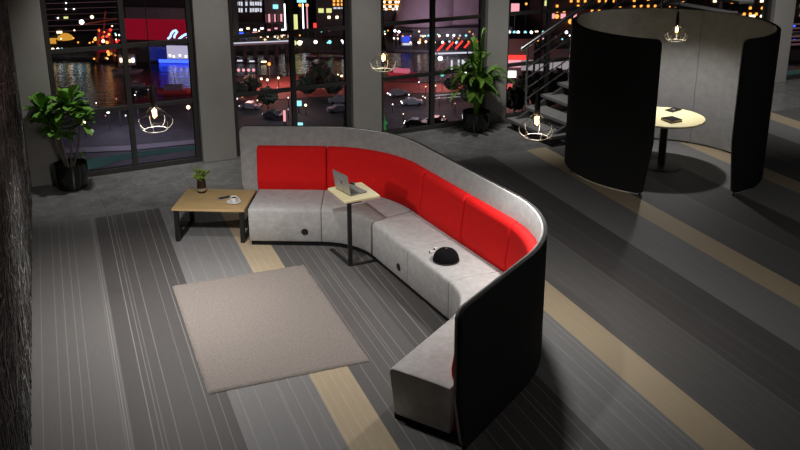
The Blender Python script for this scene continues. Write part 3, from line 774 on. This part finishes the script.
def front(px0, py0, px1, py1):
    p, q = gp(px0, py0), gp(px1, py1); u = (q-p).normalized(); n = Vector((u.y, -u.x, 0))
    if n.dot(p) > 0: n = -n
    return p, q, u, n
def onfront(fr, px, py):
    p, q, u, n = fr
    d = AX*((px-400)/F_PX)+AD*((py-150)/F_PX)+_fwd; O = Vector((0, 0, CAM_H))
    return O+d*((p-O).dot(n)/d.dot(n))
def building(name, label, cat, px0, py0, px1, py1, h, depth, mat, group=None, roof=None):
    fr = front(px0, py0, px1, py1); p, q, u, n = fr
    r = thing(name, label, cat, (p.x, p.y, GZ), math.atan2(u.y, u.x), group)
    L = (q-p).length
    MB().box((L/2, depth/2, h/2), (L, depth, h)).build('wall', mat, r)
    if roof: MB().box((L/2, depth/2, h+.4), (L+1.5, depth+1.5, .8)).build('roof', roof, r)
    return r, fr
def panel(r, fr, nm, mat, x0, y0, x1, y1, th=.5, out=.0):
    a, b = onfront(fr, x0, y1), onfront(fr, x1, y0)
    p, q, u, n = fr
    l0, l1 = (a-p).dot(u), (b-p).dot(u); z0, z1 = sorted((a.z-GZ, b.z-GZ))
    return MB().box(((l0+l1)/2, -th/2-out, (z0+z1)/2), (abs(l1-l0), th, z1-z0)).build(nm, mat, r)
def windows(r, fr, mat, xs, ys, w, h, nm='window', p=1.0, mats=None):
    for y in ys:
        for x in xs:
            if rnd.random() <= p: panel(r, fr, nm, (rnd.choice(mats) if mats else mat), x-w/2, y-h/2, x+w/2, y+h/2, .4)
def frange(a, b, s):
    out = []
    while a <= b: out.append(a); a += s
    return out
# --- window 1
r, fr = building('office_tower', 'violet striped office tower far behind the top of the left window', 'building', 44, 36, 127, 33, 70, 30, DARKB)
for y in frange(1, 30, 5.6): panel(r, fr, 'glow_band', GP, 46, y, 126, y+2.6)  # floodlight on the facade slabs, drawn as dim glowing bands
windows(r, fr, GW, [52, 58, 66, 74, 100], [3, 9, 18], 1.2, 1.2, p=.35); panel(r, fr, 'window', GY, 64, 16.5, 68, 18.6); panel(r, fr, 'window', GWARM, 57, 31, 62, 33.2)
dm = gp(66, 44); t = thing('domed_pavilion', 'small orange lit domed pavilion by the far water, left window', 'building', dm)
MB().lathe([(3.4, 0), (3.4, 1.8)], seg=20).build('wall', BROWNB, t); MB().lathe([(3.0, 1.8), (2.6, 3), (1.3, 3.9), (0, 4.2)], seg=20).build('dome', GAMB, t)
MB().box((-5, 0, 1.2), (3.5, 3, 1.6)).build('annexe', GAMB, t)
cr = gp(107, 60); t = thing('harbour_crane', 'orange floodlit harbour crane standing at the water in the left window', 'crane', cr, .2)
RUST = flat('rust painted steel', (.30, .07, .03), .6, scale=1)
for x in (-3, 3):
    for y in (-3, 3): MB().bar((x, y, 0), (x*.5, y*.5, 11), .6, .6).build('leg', RUST, t)
for z_, w_ in ((3.5, 6.4), (6.5, 5.4), (9.5, 4.6)): MB().box((0, 0, z_), (w_, w_*.8, .5)).build('platform', GRED, t)  # platforms glow faintly in place of floodlight falling on them
MB().bar((0, 0, 11), (1.2, 0, 17), .6, .6).build('mast', RUST, t); MB().bar((-8, 0, 12.5), (7, 0, 14.5), .45, .45).build('boom', RUST, t)
for k in range(30):
    x, z = rnd.gauss(0, 1.9), rnd.uniform(.6, 12.5)
    MB().ball((x, -3.2, z), rnd.uniform(.25, .6), 8, 6).build('flood_lamp', rnd.choice([GO, GO, GAMB, GWARM, GR]), t)
MB().ball((-6.5, -3.4, 14), .8, 10, 8).build('flood_lamp', GW, t); MB().ball((-3, -3.4, 15.6), .6, 10, 8).build('flood_lamp', GWARM, t)
r, fr = building('ferry_terminal', 'low warm lit ferry terminal right of the orange crane', 'building', 119, 66, 136, 65, 4, 3, GREYB, roof=DARKB)
for k, x in enumerate((120, 123, 126, 129, 132)): panel(r, fr, 'window', (GWARM, GW, GPK)[k % 3], x, 58+(k % 2)*1.5, x+2, 62)
r, fr = building('event_hall', 'wide waterfront hall with a glowing red fascia and pale blue neon waves', 'building', 127, 60, 215, 62, 21, 30, DARKB)
panel(r, fr, 'fascia', GRED, 127, 20, 214, 39, .6); panel(r, fr, 'parapet', GREYB, 127, 8, 214, 18, .8)
panel(r, fr, 'shop_front', GLAV, 168, 46, 198, 58, .6); panel(r, fr, 'blue_wall', glow('dim blue lit wall', (.02, .03, .30), .35), 150, 47, 166, 60, .4)
panel(r, fr, 'light_strip', GB, 160, 60.2, 214, 62, 1.0)
for pl in ([(169, 38.2), (171.2, 36.4), (172.4, 33), (174.4, 30.6), (177, 30), (178.2, 31.3), (177, 33), (175.6, 35), (175.4, 37.4)], [(180, 38.6), (183, 36), (186, 34.2), (189, 33.2), (191.5, 33), (190.6, 35), (188, 37.6)]):
    wv = MB(); p, q, u, n = fr; Rm = Matrix.Rotation(-math.atan2(u.y, u.x), 3, 'Z')
    P3 = [onfront(fr, *k) for k in pl]
    wv.tube([Rm @ (Vector((k.x, k.y, k.z-GZ))-Vector((p.x, p.y, 0)))+Vector((0, -1.0, 0)) for k in P3], .36, 8).build('neon_wave', GBN, r)
for k, x in enumerate((170, 174, 180, 186, 190)): panel(r, fr, 'door_lamp', GW, x, 54+(k % 2), x+1.4, 56+(k % 2), .9)
def boat(px, py, L, label, hullm, cabm, rz=.1, group=None):
    b = gp(px, py); t = thing('boat', label, 'boat', (b.x, b.y, GZ-.6), rz, group)
    W = L*.28; rings = []
    for z, k in ((0, .75), (L*.06, .95), (L*.13, 1.0)):
        rings.append([Vector((x*k, y*k, z)) for x, y in ((-L/2, -W/2), (L*.25, -W/2), (L/2, 0), (L*.25, W/2), (-L/2, W/2))])
    MB().loft(rings).build('hull', hullm, t); MB().box((-L*.1, 0, L*.13+L*.05), (L*.45, W*.7, L*.10)).build('cabin', cabm, t)
    MB().tube([(-L*.05, 0, L*.2), (-L*.05, 0, L*.45)], L*.012, 6).build('mast', POLE, t)
    return t
boat(178, 92, 12, 'small red boat on the blue lit water in the left window', flat('red boat paint', (.35, .03, .03), .4), GREYB)
boat(141, 88, 9, 'small dark boat right of the centre bar in the left window', HULL, GREYB)
boat(128, 72, 10, 'small pale boat on the dark water in the left window', GREYB, GREYB, .3)
lampm = {}
def lamp(px, py, mat, label, r=.7, h=7.0, group=None, cat='lamp'):
    b = gp(px, py); key = (mat.name, r, h)
    t = thing('street_lamp', label, cat, b, 0, group)
    if key not in lampm:
        g = MB().ball((0, 0, h), r*.72, 10, 8).build('globe', mat, t, smooth=True); q = MB().tube([(0, 0, 0), (0, 0, h-r*.9)], .12, 6).build('pole', POLE, t)
        lampm[key] = (g, q)
    else:
        for s in lampm[key]:
            c = s.copy(); C.objects.link(c); c.parent = t
    return t
QL = 'lamp of the bright row along the far quay in the left window'
for k, x in enumerate((54, 59, 63, 68, 71, 75, 79, 83, 87)): lamp(x, 58, (GWARM, GW, GC, GWARM, GW, GC, GW, GC, GWARM)[k], QL, .85, 3.0, 'far quay lamps, left window')
# --- bottom of window 1
def strip(name, label, cat, pts, mat, dz=.15):
    P = [gp(*q) for q in pts]
    return tag(MB().prism(P, GZ, GZ+dz).build(name, mat), label, cat)
strip('lit_pool', 'curved teal lit pool far below the left window', 'pool', [(70, 163), (85, 160.5), (110, 156.5), (150, 151), (205, 145), (205, 148), (162, 154), (132, 158), (114, 162), (102, 167), (85, 170), (70, 170)], GTEAL)
strip('road', 'grey road curving past the teal pool', 'road', [(60, 149), (130, 146), (215, 138), (215, 142), (130, 151), (60, 154)], flat('pale road', (.10, .085, .10), .7, scale=.3))
lamp(110, 131, GW, 'small white street lamp in the dark area of the left window', .55, 5); lamp(121, 127, GC, 'small blue street lamp beside the centre bar of the left window', .55, 5)
lamp(190, 130, GWARM, 'warm street lamp at the right edge of the left window', .7, 6); lamp(139, 124, GWARM, 'warm lamp seen behind the left pendant cage', .6, 5)
lamp(85, 124, GPK, 'pink lamp seen between the fig leaves, the upper one', .5, 4); lamp(86, 138, GWARM, 'warm lamp seen between the fig leaves, the lower one', .5, 4)
# --- window 2
r, fr = building('office_block', 'dark office block with two rows of white lit windows, top left of the second window', 'building', 224, 36, 263.6, 35, 60, 8, DARKB)
for y in (-2, 3.6, 10):
    for x in (231, 233.6, 236, 238.8, 241, 245.5, 250, 252.5, 255, 257.5, 260): panel(r, fr, 'window', GDW, x, y-1.9, x+rnd.uniform(1.2, 2.0), y+rnd.uniform(1.4, 2.2), .4)
r, fr = building('brick_tower', 'brown tower with faint glowing strips for its floodlit face behind the second window', 'building', 267, 36, 285, 35, 55, 5, BROWNB)
for x in frange(266, 283, 3): panel(r, fr, 'floodlit_face', GPK if x % 2 else GP, x, 14, x+.8, 33)  # glowing strips stand in for floodlight on the brown face
SHOPC = [GWARM, GB, GW, GPK, GWARM, GY, GDW, GWARM, GPK]
shl = ['small warm lit quay shop at the left edge of the second window', 'blue lit quay shop in the second window', 'white lit quay shop right of the blue one', 'pink lit quay shop in the middle of the row', 'warm lit quay shop below the brown tower',
       'yellow lit quay shop below the brown tower', 'pale lit quay shop left of the centre bar', 'warm lit quay shop behind the centre bar', 'pink lit quay shop at the right end of the row']
for k in range(9):
    x = 231+7*k; r, fr = building('quay_shop', shl[k], 'building', x, 38, x+6.4, 37.8, 5.5, 6, DARKB, 'lit shops on the far quay')
    panel(r, fr, 'shop_front', SHOPC[k], x+.6, 31.5+(k % 3), x+5.6, 35.5, .3); panel(r, fr, 'shop_sign', rnd.choice([GW, GWARM, GPK]), x+1.5, 27.5+(k % 2)*1.5, x+4.5, 29.2+(k % 2)*1.5, .3)
    panel(r, fr, 'window', GWARM, x+1, 36, x+2.6, 37.4, .3)
def sign(px, py, pyb, w, h, mat, label, name='lit_sign'):
    b = gp(px, pyb); fr = front(px-5, pyb, px+5, pyb); c = onfront(fr, px, py); d = (c-Vector((0, 0, CAM_H))).length/F_PX
    p, q, u, n = fr
    t = thing(name, label, 'sign', b, math.atan2(u.y, u.x))
    MB().tube([(0, 0, 0), (0, 0, c.z-GZ)], .25, 8).build('pole', POLE, t)
    MB().box((0, -.4, c.z-GZ), (w*d, .5, h*d)).build('sign_board', mat, t); return t
sign(277, 6.5, 36, 5, 4, GC, 'small pale rooftop sign left of the centre bar of the second window'); sign(303, 1, 36, 9, 2.6, GC, 'cyan sign at the top of the second window')
sign(296, 22, 37, 4.5, 15, GY, 'tall yellow and green lit sign right of the centre bar'); sign(315.5, 26, 38, 3, 6, GR, 'small red sign in the second window')
for x, m_, lb in ((286, GW, 'tall white lit mast left of the centre bar, second window'), (304, GW, 'tall white lit mast right of the yellow sign'), (308, GPK, 'tall pink lit mast right of the white one')):
    sign(x, 18, 38, 1.0, 28, m_, lb, 'lit_mast')
lamp(301, 34, GO, 'orange lamp above the masts, left one', .9, 11.5); lamp(308, 34, GO, 'orange lamp above the masts, right one', .9, 11.5)
r, fr = building('apartment_block', 'dark apartment block with yellow windows at the top right of the second window', 'building', 317, 37, 365, 36, 60, 10, DARKB)
windows(r, fr, GY, [321, 329], [10.5], 5.2, 4.4); windows(r, fr, GWARM, [320.5, 329, 337, 344], [17.2], 2.6, 2.6, p=.9); windows(r, fr, GO, [334, 338, 342, 346], [1, 4.5], 2.2, 2.2, p=.8); windows(r, fr, GDW, [335, 339, 343], [8], 3, 1.6)
# bridge
bA, bB = gp(229, 57), gp(292, 54); u = (bB-bA).normalized(); L = (bB-bA).length
t = thing('footbridge', 'long pale lit bridge over the harbour in the second window', 'bridge', bA, math.atan2(u.y, u.x))
MB().box((L/2, 0, 4.6), (L, 4, .7)).build('deck', flat('pale bridge deck', (.3, .28, .34), .7, scale=.4), t); MB().box((L/2, -2.1, 5.2), (L, .3, .35)).build('light_rail', GDW, t)
for k in range(6): MB().box((L*(k+.5)/6, 0, 2), (1.2, 3, 5.2)).build('bridge_pier', DARKB, t)
for k, (x, y) in enumerate(((241, 61), (253, 61.5), (265, 62))): 
    t = boat(x, y, 3.9, ['white lit ferry moored under the bridge, leftmost of three', 'white lit ferry moored under the bridge, the middle one', 'white lit ferry moored under the bridge, rightmost of three'][k], HULL, GDW if k != 2 else GWARM, .1, 'ferries under the bridge')
for k, x in enumerate((312, 326, 340)):
    boat(x, 56.5, 4.8, 'dark moored boat with white lights at the right of the second window, %s' % ('left one', 'middle one', 'right one')[k], HULL, GREYB, .1, 'dark moored boats')
    lamp(x+4, 53, (GW, GC, GW)[k], 'white lamp above the dark moored boats, %s' % ('left one', 'middle one', 'right one')[k], .9, 4, 'lamps above the moored boats')
PK = 'pink lamp along the dark pier in the second window'
t = thing('pier', 'dark low pier with a row of pink lamps in the second window', 'pier', gp(245, 77.5)+Vector((0, 0, -.55)), .12)
MB().box((0, 0, .4), (24, 4, .8)).build('deck', DARKB, t)
for x in (-9, 9): MB().tube([(x, 0, -2), (x, 0, .4)], .5, 8).build('pile', DARKB, t)
for x in (239, 244, 249, 254): lamp(x, 77.5, GPK, PK, .7, 2.4, 'pink pier lamps')
for k, x in enumerate((289, 295, 300)): lamp(x, 54, (GR, GY, GWARM)[k], ('red', 'yellow', 'warm white')[k]+' quay lamp behind the centre bar of the second window', 1.2, 4)
strip('quay_plaza', 'reddish lit paved quay across the second window', 'plaza', [(226, 86), (300, 75), (352, 77), (386, 82), (480, 86), (480, 92), (352, 95), (226, 103)], PAVE)
def area(px, py, h, power, color, r=3):
    d = bpy.data.lights.new('unseen_quay_light', 'POINT'); d.energy = power; d.color = color; d.shadow_soft_size = r
    o = bpy.data.objects.new('unseen_quay_light', d); C.objects.link(o); b = gp(px, py); o.location = (b.x, b.y, GZ+h)
area(120, 132, 12, 5000, (.75, .68, .95)); area(170, 138, 12, 4000, (.75, .68, .95)); area(420, 112, 12, 3500, (.85, .8, .95)); area(285, 112, 12, 2500, (.8, .85, .9))  # unseen fill points added to lift the dark near ground
area(275, 87, 8, 6000, (1, .35, .3)); area(325, 84, 8, 6000, (1, .3, .28)); area(245, 92, 8, 5000, (1, .45, .4)); area(440, 88, 8, 5000, (1, .5, .5))
lamp(270, 83, GO, 'bright orange lamp on the reddish quay', .7, 6)
for k, (x, y) in enumerate(((262, 92), (268, 93), (279, 91), (333, 90), (338, 88), (342, 89), (249, 96))): lamp(x, y, GWARM, 'small warm lamp on the reddish quay in the second window', .5, 4, 'warm lamps on the quay')
ico = bpy.data.meshes.new('crown')
_bm = bmesh.new(); bmesh.ops.create_icosphere(_bm, subdivisions=4, radius=1)
from mathutils import noise as mn
for v in _bm.verts:
    k = 1+.30*mn.noise(v.co*2.3)+.22*mn.noise(v.co*6+Vector((3, 1, 2))); v.co *= k
_bm.to_mesh(ico); _bm.free(); ico.materials.append(HEDGE)
def tree(px, py, R, label, mat=None, group='dark trees by the harbour', z=GZ, b=None):
    b = b or gp(px, py); t = thing('tree', label, 'tree', (b.x, b.y, z), rnd.uniform(0, 6), group)
    me = ico
    if mat: me = ico.copy(); me.materials.clear(); me.materials.append(mat)
    c = bpy.data.objects.new('crown', me); C.objects.link(c); c.parent = t; c.scale = (R, R, R*.9); c.location = (0, 0, R*1.35)
    MB().tube([(0, 0, 0), (0, 0, R)], [R*.09, R*.06], 8).build('trunk', STEM, t); return t
TL = 'dark tree, %s'
for x, y, R, lb in ((307, 97, 4, 'left of the three right of the centre bar, second window'), (320, 90, 5, 'middle of the three right of the centre bar, second window'), (334, 97, 4, 'right of the three right of the centre bar, second window'),
                    (252, 95, 3.6, 'left half of the second window, above the parked cars'), (240, 100, 3.2, 'lower left corner of the second window'), (268, 108, 3.6, 'below the orange quay lamp'),
                    (514, 114, 4.4, 'leftmost one behind the steps'), (528, 104, 5.5, 'second one behind the steps'), (543, 113, 4.6, 'third one behind the steps'), (557, 101, 5.6, 'right one behind the steps'), (573, 109, 4.6, 'hidden partly by the pod'),
                    (452, 93, 3.2, 'right half of the third window behind the palm'), (470, 106, 3.6, 'right edge of the third window behind the palm')):
    tree(x, y, R*.72, TL % lb)
def car(px, py, rz, label, body, s=1.0):
    b = gp(px, py); t = thing('car', label, 'car', b, rz)
    pr = [(-2.2, .35), (-2.2, .9), (-1.9, 1.0), (-1.1, 1.05), (-.5, 1.5), (.9, 1.5), (1.5, 1.02), (2.1, .9), (2.2, .35)]
    vs = [Vector((x*s, y*s, z*s)) for y in (-.9, .9) for x, z in pr]; n = len(pr)
    MB().add(vs, [tuple(range(n)), tuple(range(2*n-1, n-1, -1))]+[(k, (k+1) % n, n+(k+1) % n, n+k) for k in range(n)]).build('body', body, t)
    for x in (-1.4, 1.4):
        for y in (-.85, .85): MB().tube([(x*s, (y-.1)*s, .33*s), (x*s, (y+.1)*s, .33*s)], .33*s, 12).build('wheel', KEYS, t)
    for y in (-.6, .6): MB().box((2.2*s, y*s, .7*s), (.1*s, .4*s, .2*s)).build('headlight', GW, t)
    return t
SILV = flat('silver car paint', (.30, .30, .33), .3, .4, scale=1); DARKC = flat('dark car paint', (.03, .03, .035), .3, scale=1)
for x, y, rz, lb, m_ in ((251, 109, 2.9, 'silver car parked in the left half of the second window', SILV), (274, 118, 2.6, 'dark car near the pink pillar, second window', DARKC), (339, 103, .2, 'silver car at the right of the second window, upper one', SILV), (338, 112, .3, 'dark silver car at the right of the second window, lower one', SILV),
                         (398, 96, 3.6, 'silver car in the lower left of the third window', SILV), (412, 105, 3.3, 'silver car beside the left car, third window', SILV), (416, 126, 3.0, 'dark car at the bottom of the third window', DARKC), (436, 124, 2.8, 'dark car right of the centre bar at the bottom of the third window', DARKC), (462, 128, 3.0, 'dark car behind the palm pot', DARKC)):
    car(x, y, rz, lb, m_, 1.35)
sign(299, 103, 113, 6, 5, GC, 'small white and cyan sign right of the centre bar near the sofa screen'); sign(285, 115.5, 123, 2.2, 11, GPK, 'tall pink lit pillar left of the centre bar', 'lit_pillar')
sign(300, 123.5, 127, 6, 2.2, GC, 'low cyan light just above the sofa screen')
lamp(237, 113, GW, 'small white lamp at the left edge of the second window, upper one', .5, 4); lamp(237, 124, GW, 'small white lamp at the left edge of the second window, lower one', .5, 4)
lamp(243, 110, GO, 'small orange lamp beside the silver car, second window', .6, 4); lamp(306, 116, GWARM, 'small warm lamp above the sofa screen', .5, 3)
# --- window 3
r, fr = building('lit_hotel', 'orange lit hotel at the top left of the third window', 'building', 376, 36, 405, 35, 60, 25, DARKB)
for y in (0, 4.6, 9.2):
    panel(r, fr, 'glow_band', GO, 380, y-.7, 404, y+.5, .5)
windows(r, fr, GWARM, [384, 390, 396, 399], [2, 6.5], 2.4, 2.2, p=.7); windows(r, fr, GW, [386, 393, 397], [9], 1.8, 1.8)
hb = gp(446, 36); t = thing('arched_hall', 'large pale violet hall with curved shell roofs in the third window', 'building', hb, .1)
SHELL = flat('pale violet shell roof', (.42, .34, .42), .6, scale=.2)
for k, (x, w_, h_, tl) in enumerate(((-9, 12, 30, .25), (4, 16, 34, -.15), (14, 8, 22, -.35))):
    rings = []
    for i in range(13):
        s_ = i/12; hw_ = w_*math.cos(s_*PI/2)**.7+.1; z = h_*math.sin(s_*PI/2); rings.append([Vector((x+tl*z*.5+hw_*math.cos(a), 9*math.sin(a)*(1-s_*.5)+k*4, z)) for a in [2*PI*j/20 for j in range(20)]])
    MB().loft(rings).build('shell_roof', SHELL, t, smooth=True)
MB().box((2, -8, 2.5), (44, 6, 5)).build('podium', GREYB, t)
d = bpy.data.lights.new('unseen_hall_spot', 'SPOT'); d.energy = 14000; d.spot_size = 2.2; d.color = (.9, .75, .95); d.shadow_soft_size = 2  # unseen spot added to light the shell roofs from outside
o = bpy.data.objects.new('unseen_hall_spot', d); C.objects.link(o); q = gp(440, 58); o.location = (q.x, q.y, GZ+4); o.rotation_euler = (hb+Vector((0, 0, 16))-o.location).to_track_quat('-Z', 'Y').to_euler()
WLb = 'white lamp of the crowd of lamps below the arched hall, third window'
k = 0
for y, xs in ((38, (422, 427, 431, 436, 443, 449, 455, 461)), (43, (421, 428, 434, 440, 447, 453, 460, 466)), (49, (418, 425, 433, 442, 450, 457))):
    for x in xs: lamp(x+rnd.uniform(-1, 1), y+rnd.uniform(-1, 1), (GW, GW, GDW, GC, GW, GWARM)[k % 6], WLb, .62, 2.6, 'lamps below the arched hall'); k += 1
r, fr = building('blue_kiosk', 'blue lit kiosk on the far quay, third window', 'building', 401, 46, 413, 46, 5, 5, DARKB); panel(r, fr, 'shop_front', glow('deep blue light', (.05, .10, .9), .8), 401.5, 36, 410, 42); panel(r, fr, 'shop_window', GDW, 402, 43, 412, 45)
sign(420, 41, 46, 1.6, 5, GO, 'small orange flag light beside the blue kiosk')
for k, (x, y) in enumerate(((395, 44), (399, 45))): lamp(x, y, GW, 'white lamp left of the blue kiosk, %s one' % ('outer', 'inner')[k], .7, 5)
cb = gp(468, 56); t = thing('red_canopy', 'red lit slatted canopy at the right edge of the third window', 'canopy', cb, .15)
for k in range(7): MB().bar((-11+3.2*k, 0, 2.2+k*.25), (-8.4+3.2*k, 0, 5.0+k*.25), .7, .5).build('red_slat', GR, t)
MB().box((0, 1, 1.0), (26, .4, .5)).build('lower_beam', GDW, t)
for x in (-11, 0, 11): MB().box((x, 1, .7), (.5, .5, 1.4)).build('post', DARKB, t)
boat(405, 75, 11, 'pink and red boat on the water in the third window', flat('pink boat paint', (.5, .08, .12), .4), glow('pink boat lights', (.9, .2, .3), .5), -.3)
# white letters
lb = gp(463, 84); frl = front(455, 84, 475, 83); p, q, u, n = frl
t = thing('letter_sign', 'large white letters standing on a dark frame on the near quay behind the palm', 'sign', gp(449.5, 84), math.atan2(u.y, u.x))
dm_ = (lb-Vector((0, 0, CAM_H))).length/F_PX; zb = 14.2*dm_
x0 = 0
for chx in 'JINX':
    cu = bpy.data.curves.new('letter', 'FONT'); cu.body = chx; cu.size = 14.5*dm_; cu.extrude = .3
    ob = bpy.data.objects.new('letter', cu); C.objects.link(ob)
    me = bpy.data.meshes.new_from_object(ob); C.objects.unlink(ob); bpy.data.objects.remove(ob)
    me.materials.clear(); me.materials.append(glow('white letter light', (.85, .85, .9), .75))
    o = bpy.data.objects.new('letter', me); C.objects.link(o); o.parent = t; o.rotation_euler = (PI/2, 0, 0); o.location = (x0*dm_, -.2, zb)
    x0 += {'J': 7.0, 'I': 4.2, 'N': 9.6, 'X': 8}[chx]
MB().box((14*dm_, 0, zb-.25), (30*dm_, .6, .4)).build('base_rail', DARKB, t)
for x in (1, 14, 27): MB().box((x*dm_, 0, (zb-.4)/2), (.4, .4, zb-.4)).build('post', DARKB, t)
lamp(440, 77, GW, 'bright white lamp on the near quay in the third window', 1.0, 6); lamp(442, 91, glow('teal lamp light', (.1, .7, .6), 1.0), 'teal lamp right of the centre bar, third window', .8, 5); lamp(465, 86, GW, 'white lamp among the white letters', .6, 4.2)
ra, rb = gp(435, 101), gp(482, 97); u = (rb-ra).normalized(); L = (rb-ra).length; t = thing('white_railing', 'pale lit railing behind the palm in the third window', 'railing', ra, math.atan2(u.y, u.x))
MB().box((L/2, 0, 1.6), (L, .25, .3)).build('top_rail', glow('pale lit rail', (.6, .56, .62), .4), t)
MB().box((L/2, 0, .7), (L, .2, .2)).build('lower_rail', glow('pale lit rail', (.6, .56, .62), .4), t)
for k in range(9): MB().box((L*k/8, 0, .8), (.22, .22, 1.6)).build('rail_post', GREYB, t)
_d = AX*((365-400)/F_PX)+AD*((120-150)/F_PX)+_fwd; _t = 21.0/_d.dot(NW); bc = Vector((0, 0, CAM_H))+_d*_t
tree(0, 0, .52, 'bright green bush outside behind the pier between second and third window', GREENT, None, bc.z-.7, bc)
d = bpy.data.lights.new('bush_fill', 'POINT'); d.energy = 40; d.color = (.8, 1, .85); d.shadow_soft_size = .2  # unseen fill point added to brighten the bush
o = bpy.data.objects.new('bush_fill', d); C.objects.link(o); o.location = bc-NW*1.3+Vector((0, 0, .2))
tz = bc.z-.7; cc = Vector((bc.x, bc.y, 0))
terr = MB().prism([cc-TW*.9-NW*.8, cc+TW*.9-NW*.8, cc+TW*.9+NW*1.2, cc-TW*.9+NW*1.2], tz-50, tz); o = terr.build('planter_tower', DARKB); tag(o, 'dark planter block under the green bush outside', 'planter')
# --- window 4 and 5
for k, x in enumerate((509, 514, 518, 525, 531, 543, 566, 574)): lamp(x, 40, (GW, GC)[k % 2], 'white lamp of the row across the window behind the steps', .8, 3.0, 'lamp row behind the steps')
r, fr = building('red_shop', 'white and red lit shop in the window behind the steps', 'building', 506, 80, 533, 80, 13, 10, DARKB)
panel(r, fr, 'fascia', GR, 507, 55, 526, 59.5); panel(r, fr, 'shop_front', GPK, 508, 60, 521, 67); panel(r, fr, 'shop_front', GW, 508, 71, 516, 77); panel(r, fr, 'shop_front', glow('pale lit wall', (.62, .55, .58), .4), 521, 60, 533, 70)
r, fr = building('low_pavilion', 'long pale lit pavilion behind the steps', 'building', 534.5, 75, 600, 71, 8, 6, GREYB)
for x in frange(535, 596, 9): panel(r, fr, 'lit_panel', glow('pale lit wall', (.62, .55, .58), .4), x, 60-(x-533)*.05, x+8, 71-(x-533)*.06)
strip('red_forecourt', 'red lit forecourt below the shop behind the steps', 'ground', [(504, 84), (516, 84), (519, 100), (504, 104)], flat('red paving', (.35, .02, .02), .6, scale=.3)); area(511, 92, 6, 9000, (1, .4, .35), 2)
sign(514, 8, 38, 8, 9, GPK, 'red and white striped sign at the top left behind the steps'); sign(545, 3, 36, 4, 5, GY, 'small yellow sign at the top behind the steps')
lamp(525, 34, GO, 'small orange lamp above the handrail', .7, 12); lamp(556, 34, GO, 'orange lamp beside the pod rim, left one', 1.2, 7); lamp(570, 34, GO, 'orange lamp beside the pod rim, right one', 1.4, 5)
lamp(521, 108, GWARM, 'small warm lamp among the dark trees behind the steps', .7, 4.5)
r, fr = building('brick_hall', 'reddish brick hall above the pod rim', 'building', 545, 34, 700, 28, 30, 20, BROWNB); windows(r, fr, GO, frange(550, 698, 7), [1, 6, 11], 2.2, 2.4, p=.45); windows(r, fr, GPK, frange(552, 698, 11), [16], 5, 5, p=.5)
r, fr = building('corner_block', 'dark block with warm windows left of the right pier', 'building', 704, 40, 775, 36, 40, 10, DARKB); windows(r, fr, GO, frange(708, 772, 6), [2, 8, 14], 2.4, 2.6, p=.35); windows(r, fr, GWARM, [716, 740, 752, 763], [1, 16], 6, 2.4, p=.8)
r, fr = building('violet_tower', 'dark violet tower in the far right window', 'building', 780, 50, 860, 46, 60, 10, DARKB)
for y in frange(22, 44, 4): panel(r, fr, 'glow_band', GP, 786, y, 858, y+1.8)
windows(r, fr, GWARM, frange(789, 855, 4), [6, 10, 15], 1.6, 2.4, p=.6); windows(r, fr, GB, frange(789, 855, 5), [26, 33, 40], 1.6, 1.4, p=.4)
strip('lit_channel', 'teal lit strip far below the far right window', 'pool', [(780, 72), (860, 66), (860, 71), (780, 77)], GTEAL)
# scattered lights of the far city
FL = 'one of the small scattered lights of the far city'
for k in range(90):
    x = rnd.choice([rnd.uniform(46, 126), rnd.uniform(232, 346), rnd.uniform(383, 478), rnd.uniform(508, 600), rnd.uniform(610, 800)]); y = rnd.uniform(40, 54)
    lamp(x, y, rnd.choice([GW, GWARM, GWARM, GO, GC, GPK]), FL, .42, 4.0, 'scattered far city lights')
for k in range(34):
    x = rnd.choice([rnd.uniform(90, 190), rnd.uniform(235, 346), rnd.uniform(392, 478), rnd.uniform(510, 560)]); y = rnd.uniform(90, 128)
    lamp(x, y, rnd.choice([GW, GWARM, GDW, GPK]), 'one of the small lights scattered over the dark ground near the building', .22, 2.5, 'small lights on the near ground')


# ================================================================== light
def spot(loc, target, power, size, blend, color=(1, .975, .945), soft=.12):
    d = bpy.data.lights.new('unseen_ceiling_spot', 'SPOT'); d.energy = power; d.spot_size = math.radians(size); d.spot_blend = blend  # unseen spots under the ceiling, several of them only added fill
    d.color = color; d.shadow_soft_size = soft
    o = bpy.data.objects.new('unseen_ceiling_spot', d); C.objects.link(o); o.location = loc
    v = Vector(target)-Vector(loc); o.rotation_euler = v.to_track_quat('-Z', 'Y').to_euler(); return o
spot((-1.2, 7.2, 5.2), (-.8, 7.9, 0), 330, 84, 1.0)
spot((-3.4, 11.0, 5.2), (-4.2, 11.8, .2), 340, 44, 1.0)
spot((-2.2, 11.5, 5.2), (-2.6, 12.45, .3), 330, 40, 1.0)
spot((-.2, 12.1, 5.2), (-.35, 13.5, .3), 330, 40, 1.0)
spot((1.6, 13.0, 5.2), (1.75, 14.2, .2), 360, 44, 1.0)
spot((7.4, 14.2, 5.2), (7.2, 16.0, 0), 420, 80, 1.0)  # added to lift the dark floor at the far right
spot((2.0, 12.6, 5.2), (2.7, 14.6, 1.0), 170, 44, 1.0)  # added to put highlights on the stair railing
spot((2.6, 4.6, 5.2), (2.4, 5.2, 0), 70, 90, 1.0)  # added fill for the dark floor outside the sofa screen
spot((5.0, 8.4, 5.2), (5.0, 9.0, 0), 75, 100, 1.0)  # added fill for the carpet on the right
wd = bpy.data.worlds.new('night'); SC.world = wd; wd.use_nodes = True
wd.node_tree.nodes['Background'].inputs[0].default_value = (.10, .085, .11, 1); wd.node_tree.nodes['Background'].inputs[1].default_value = .12
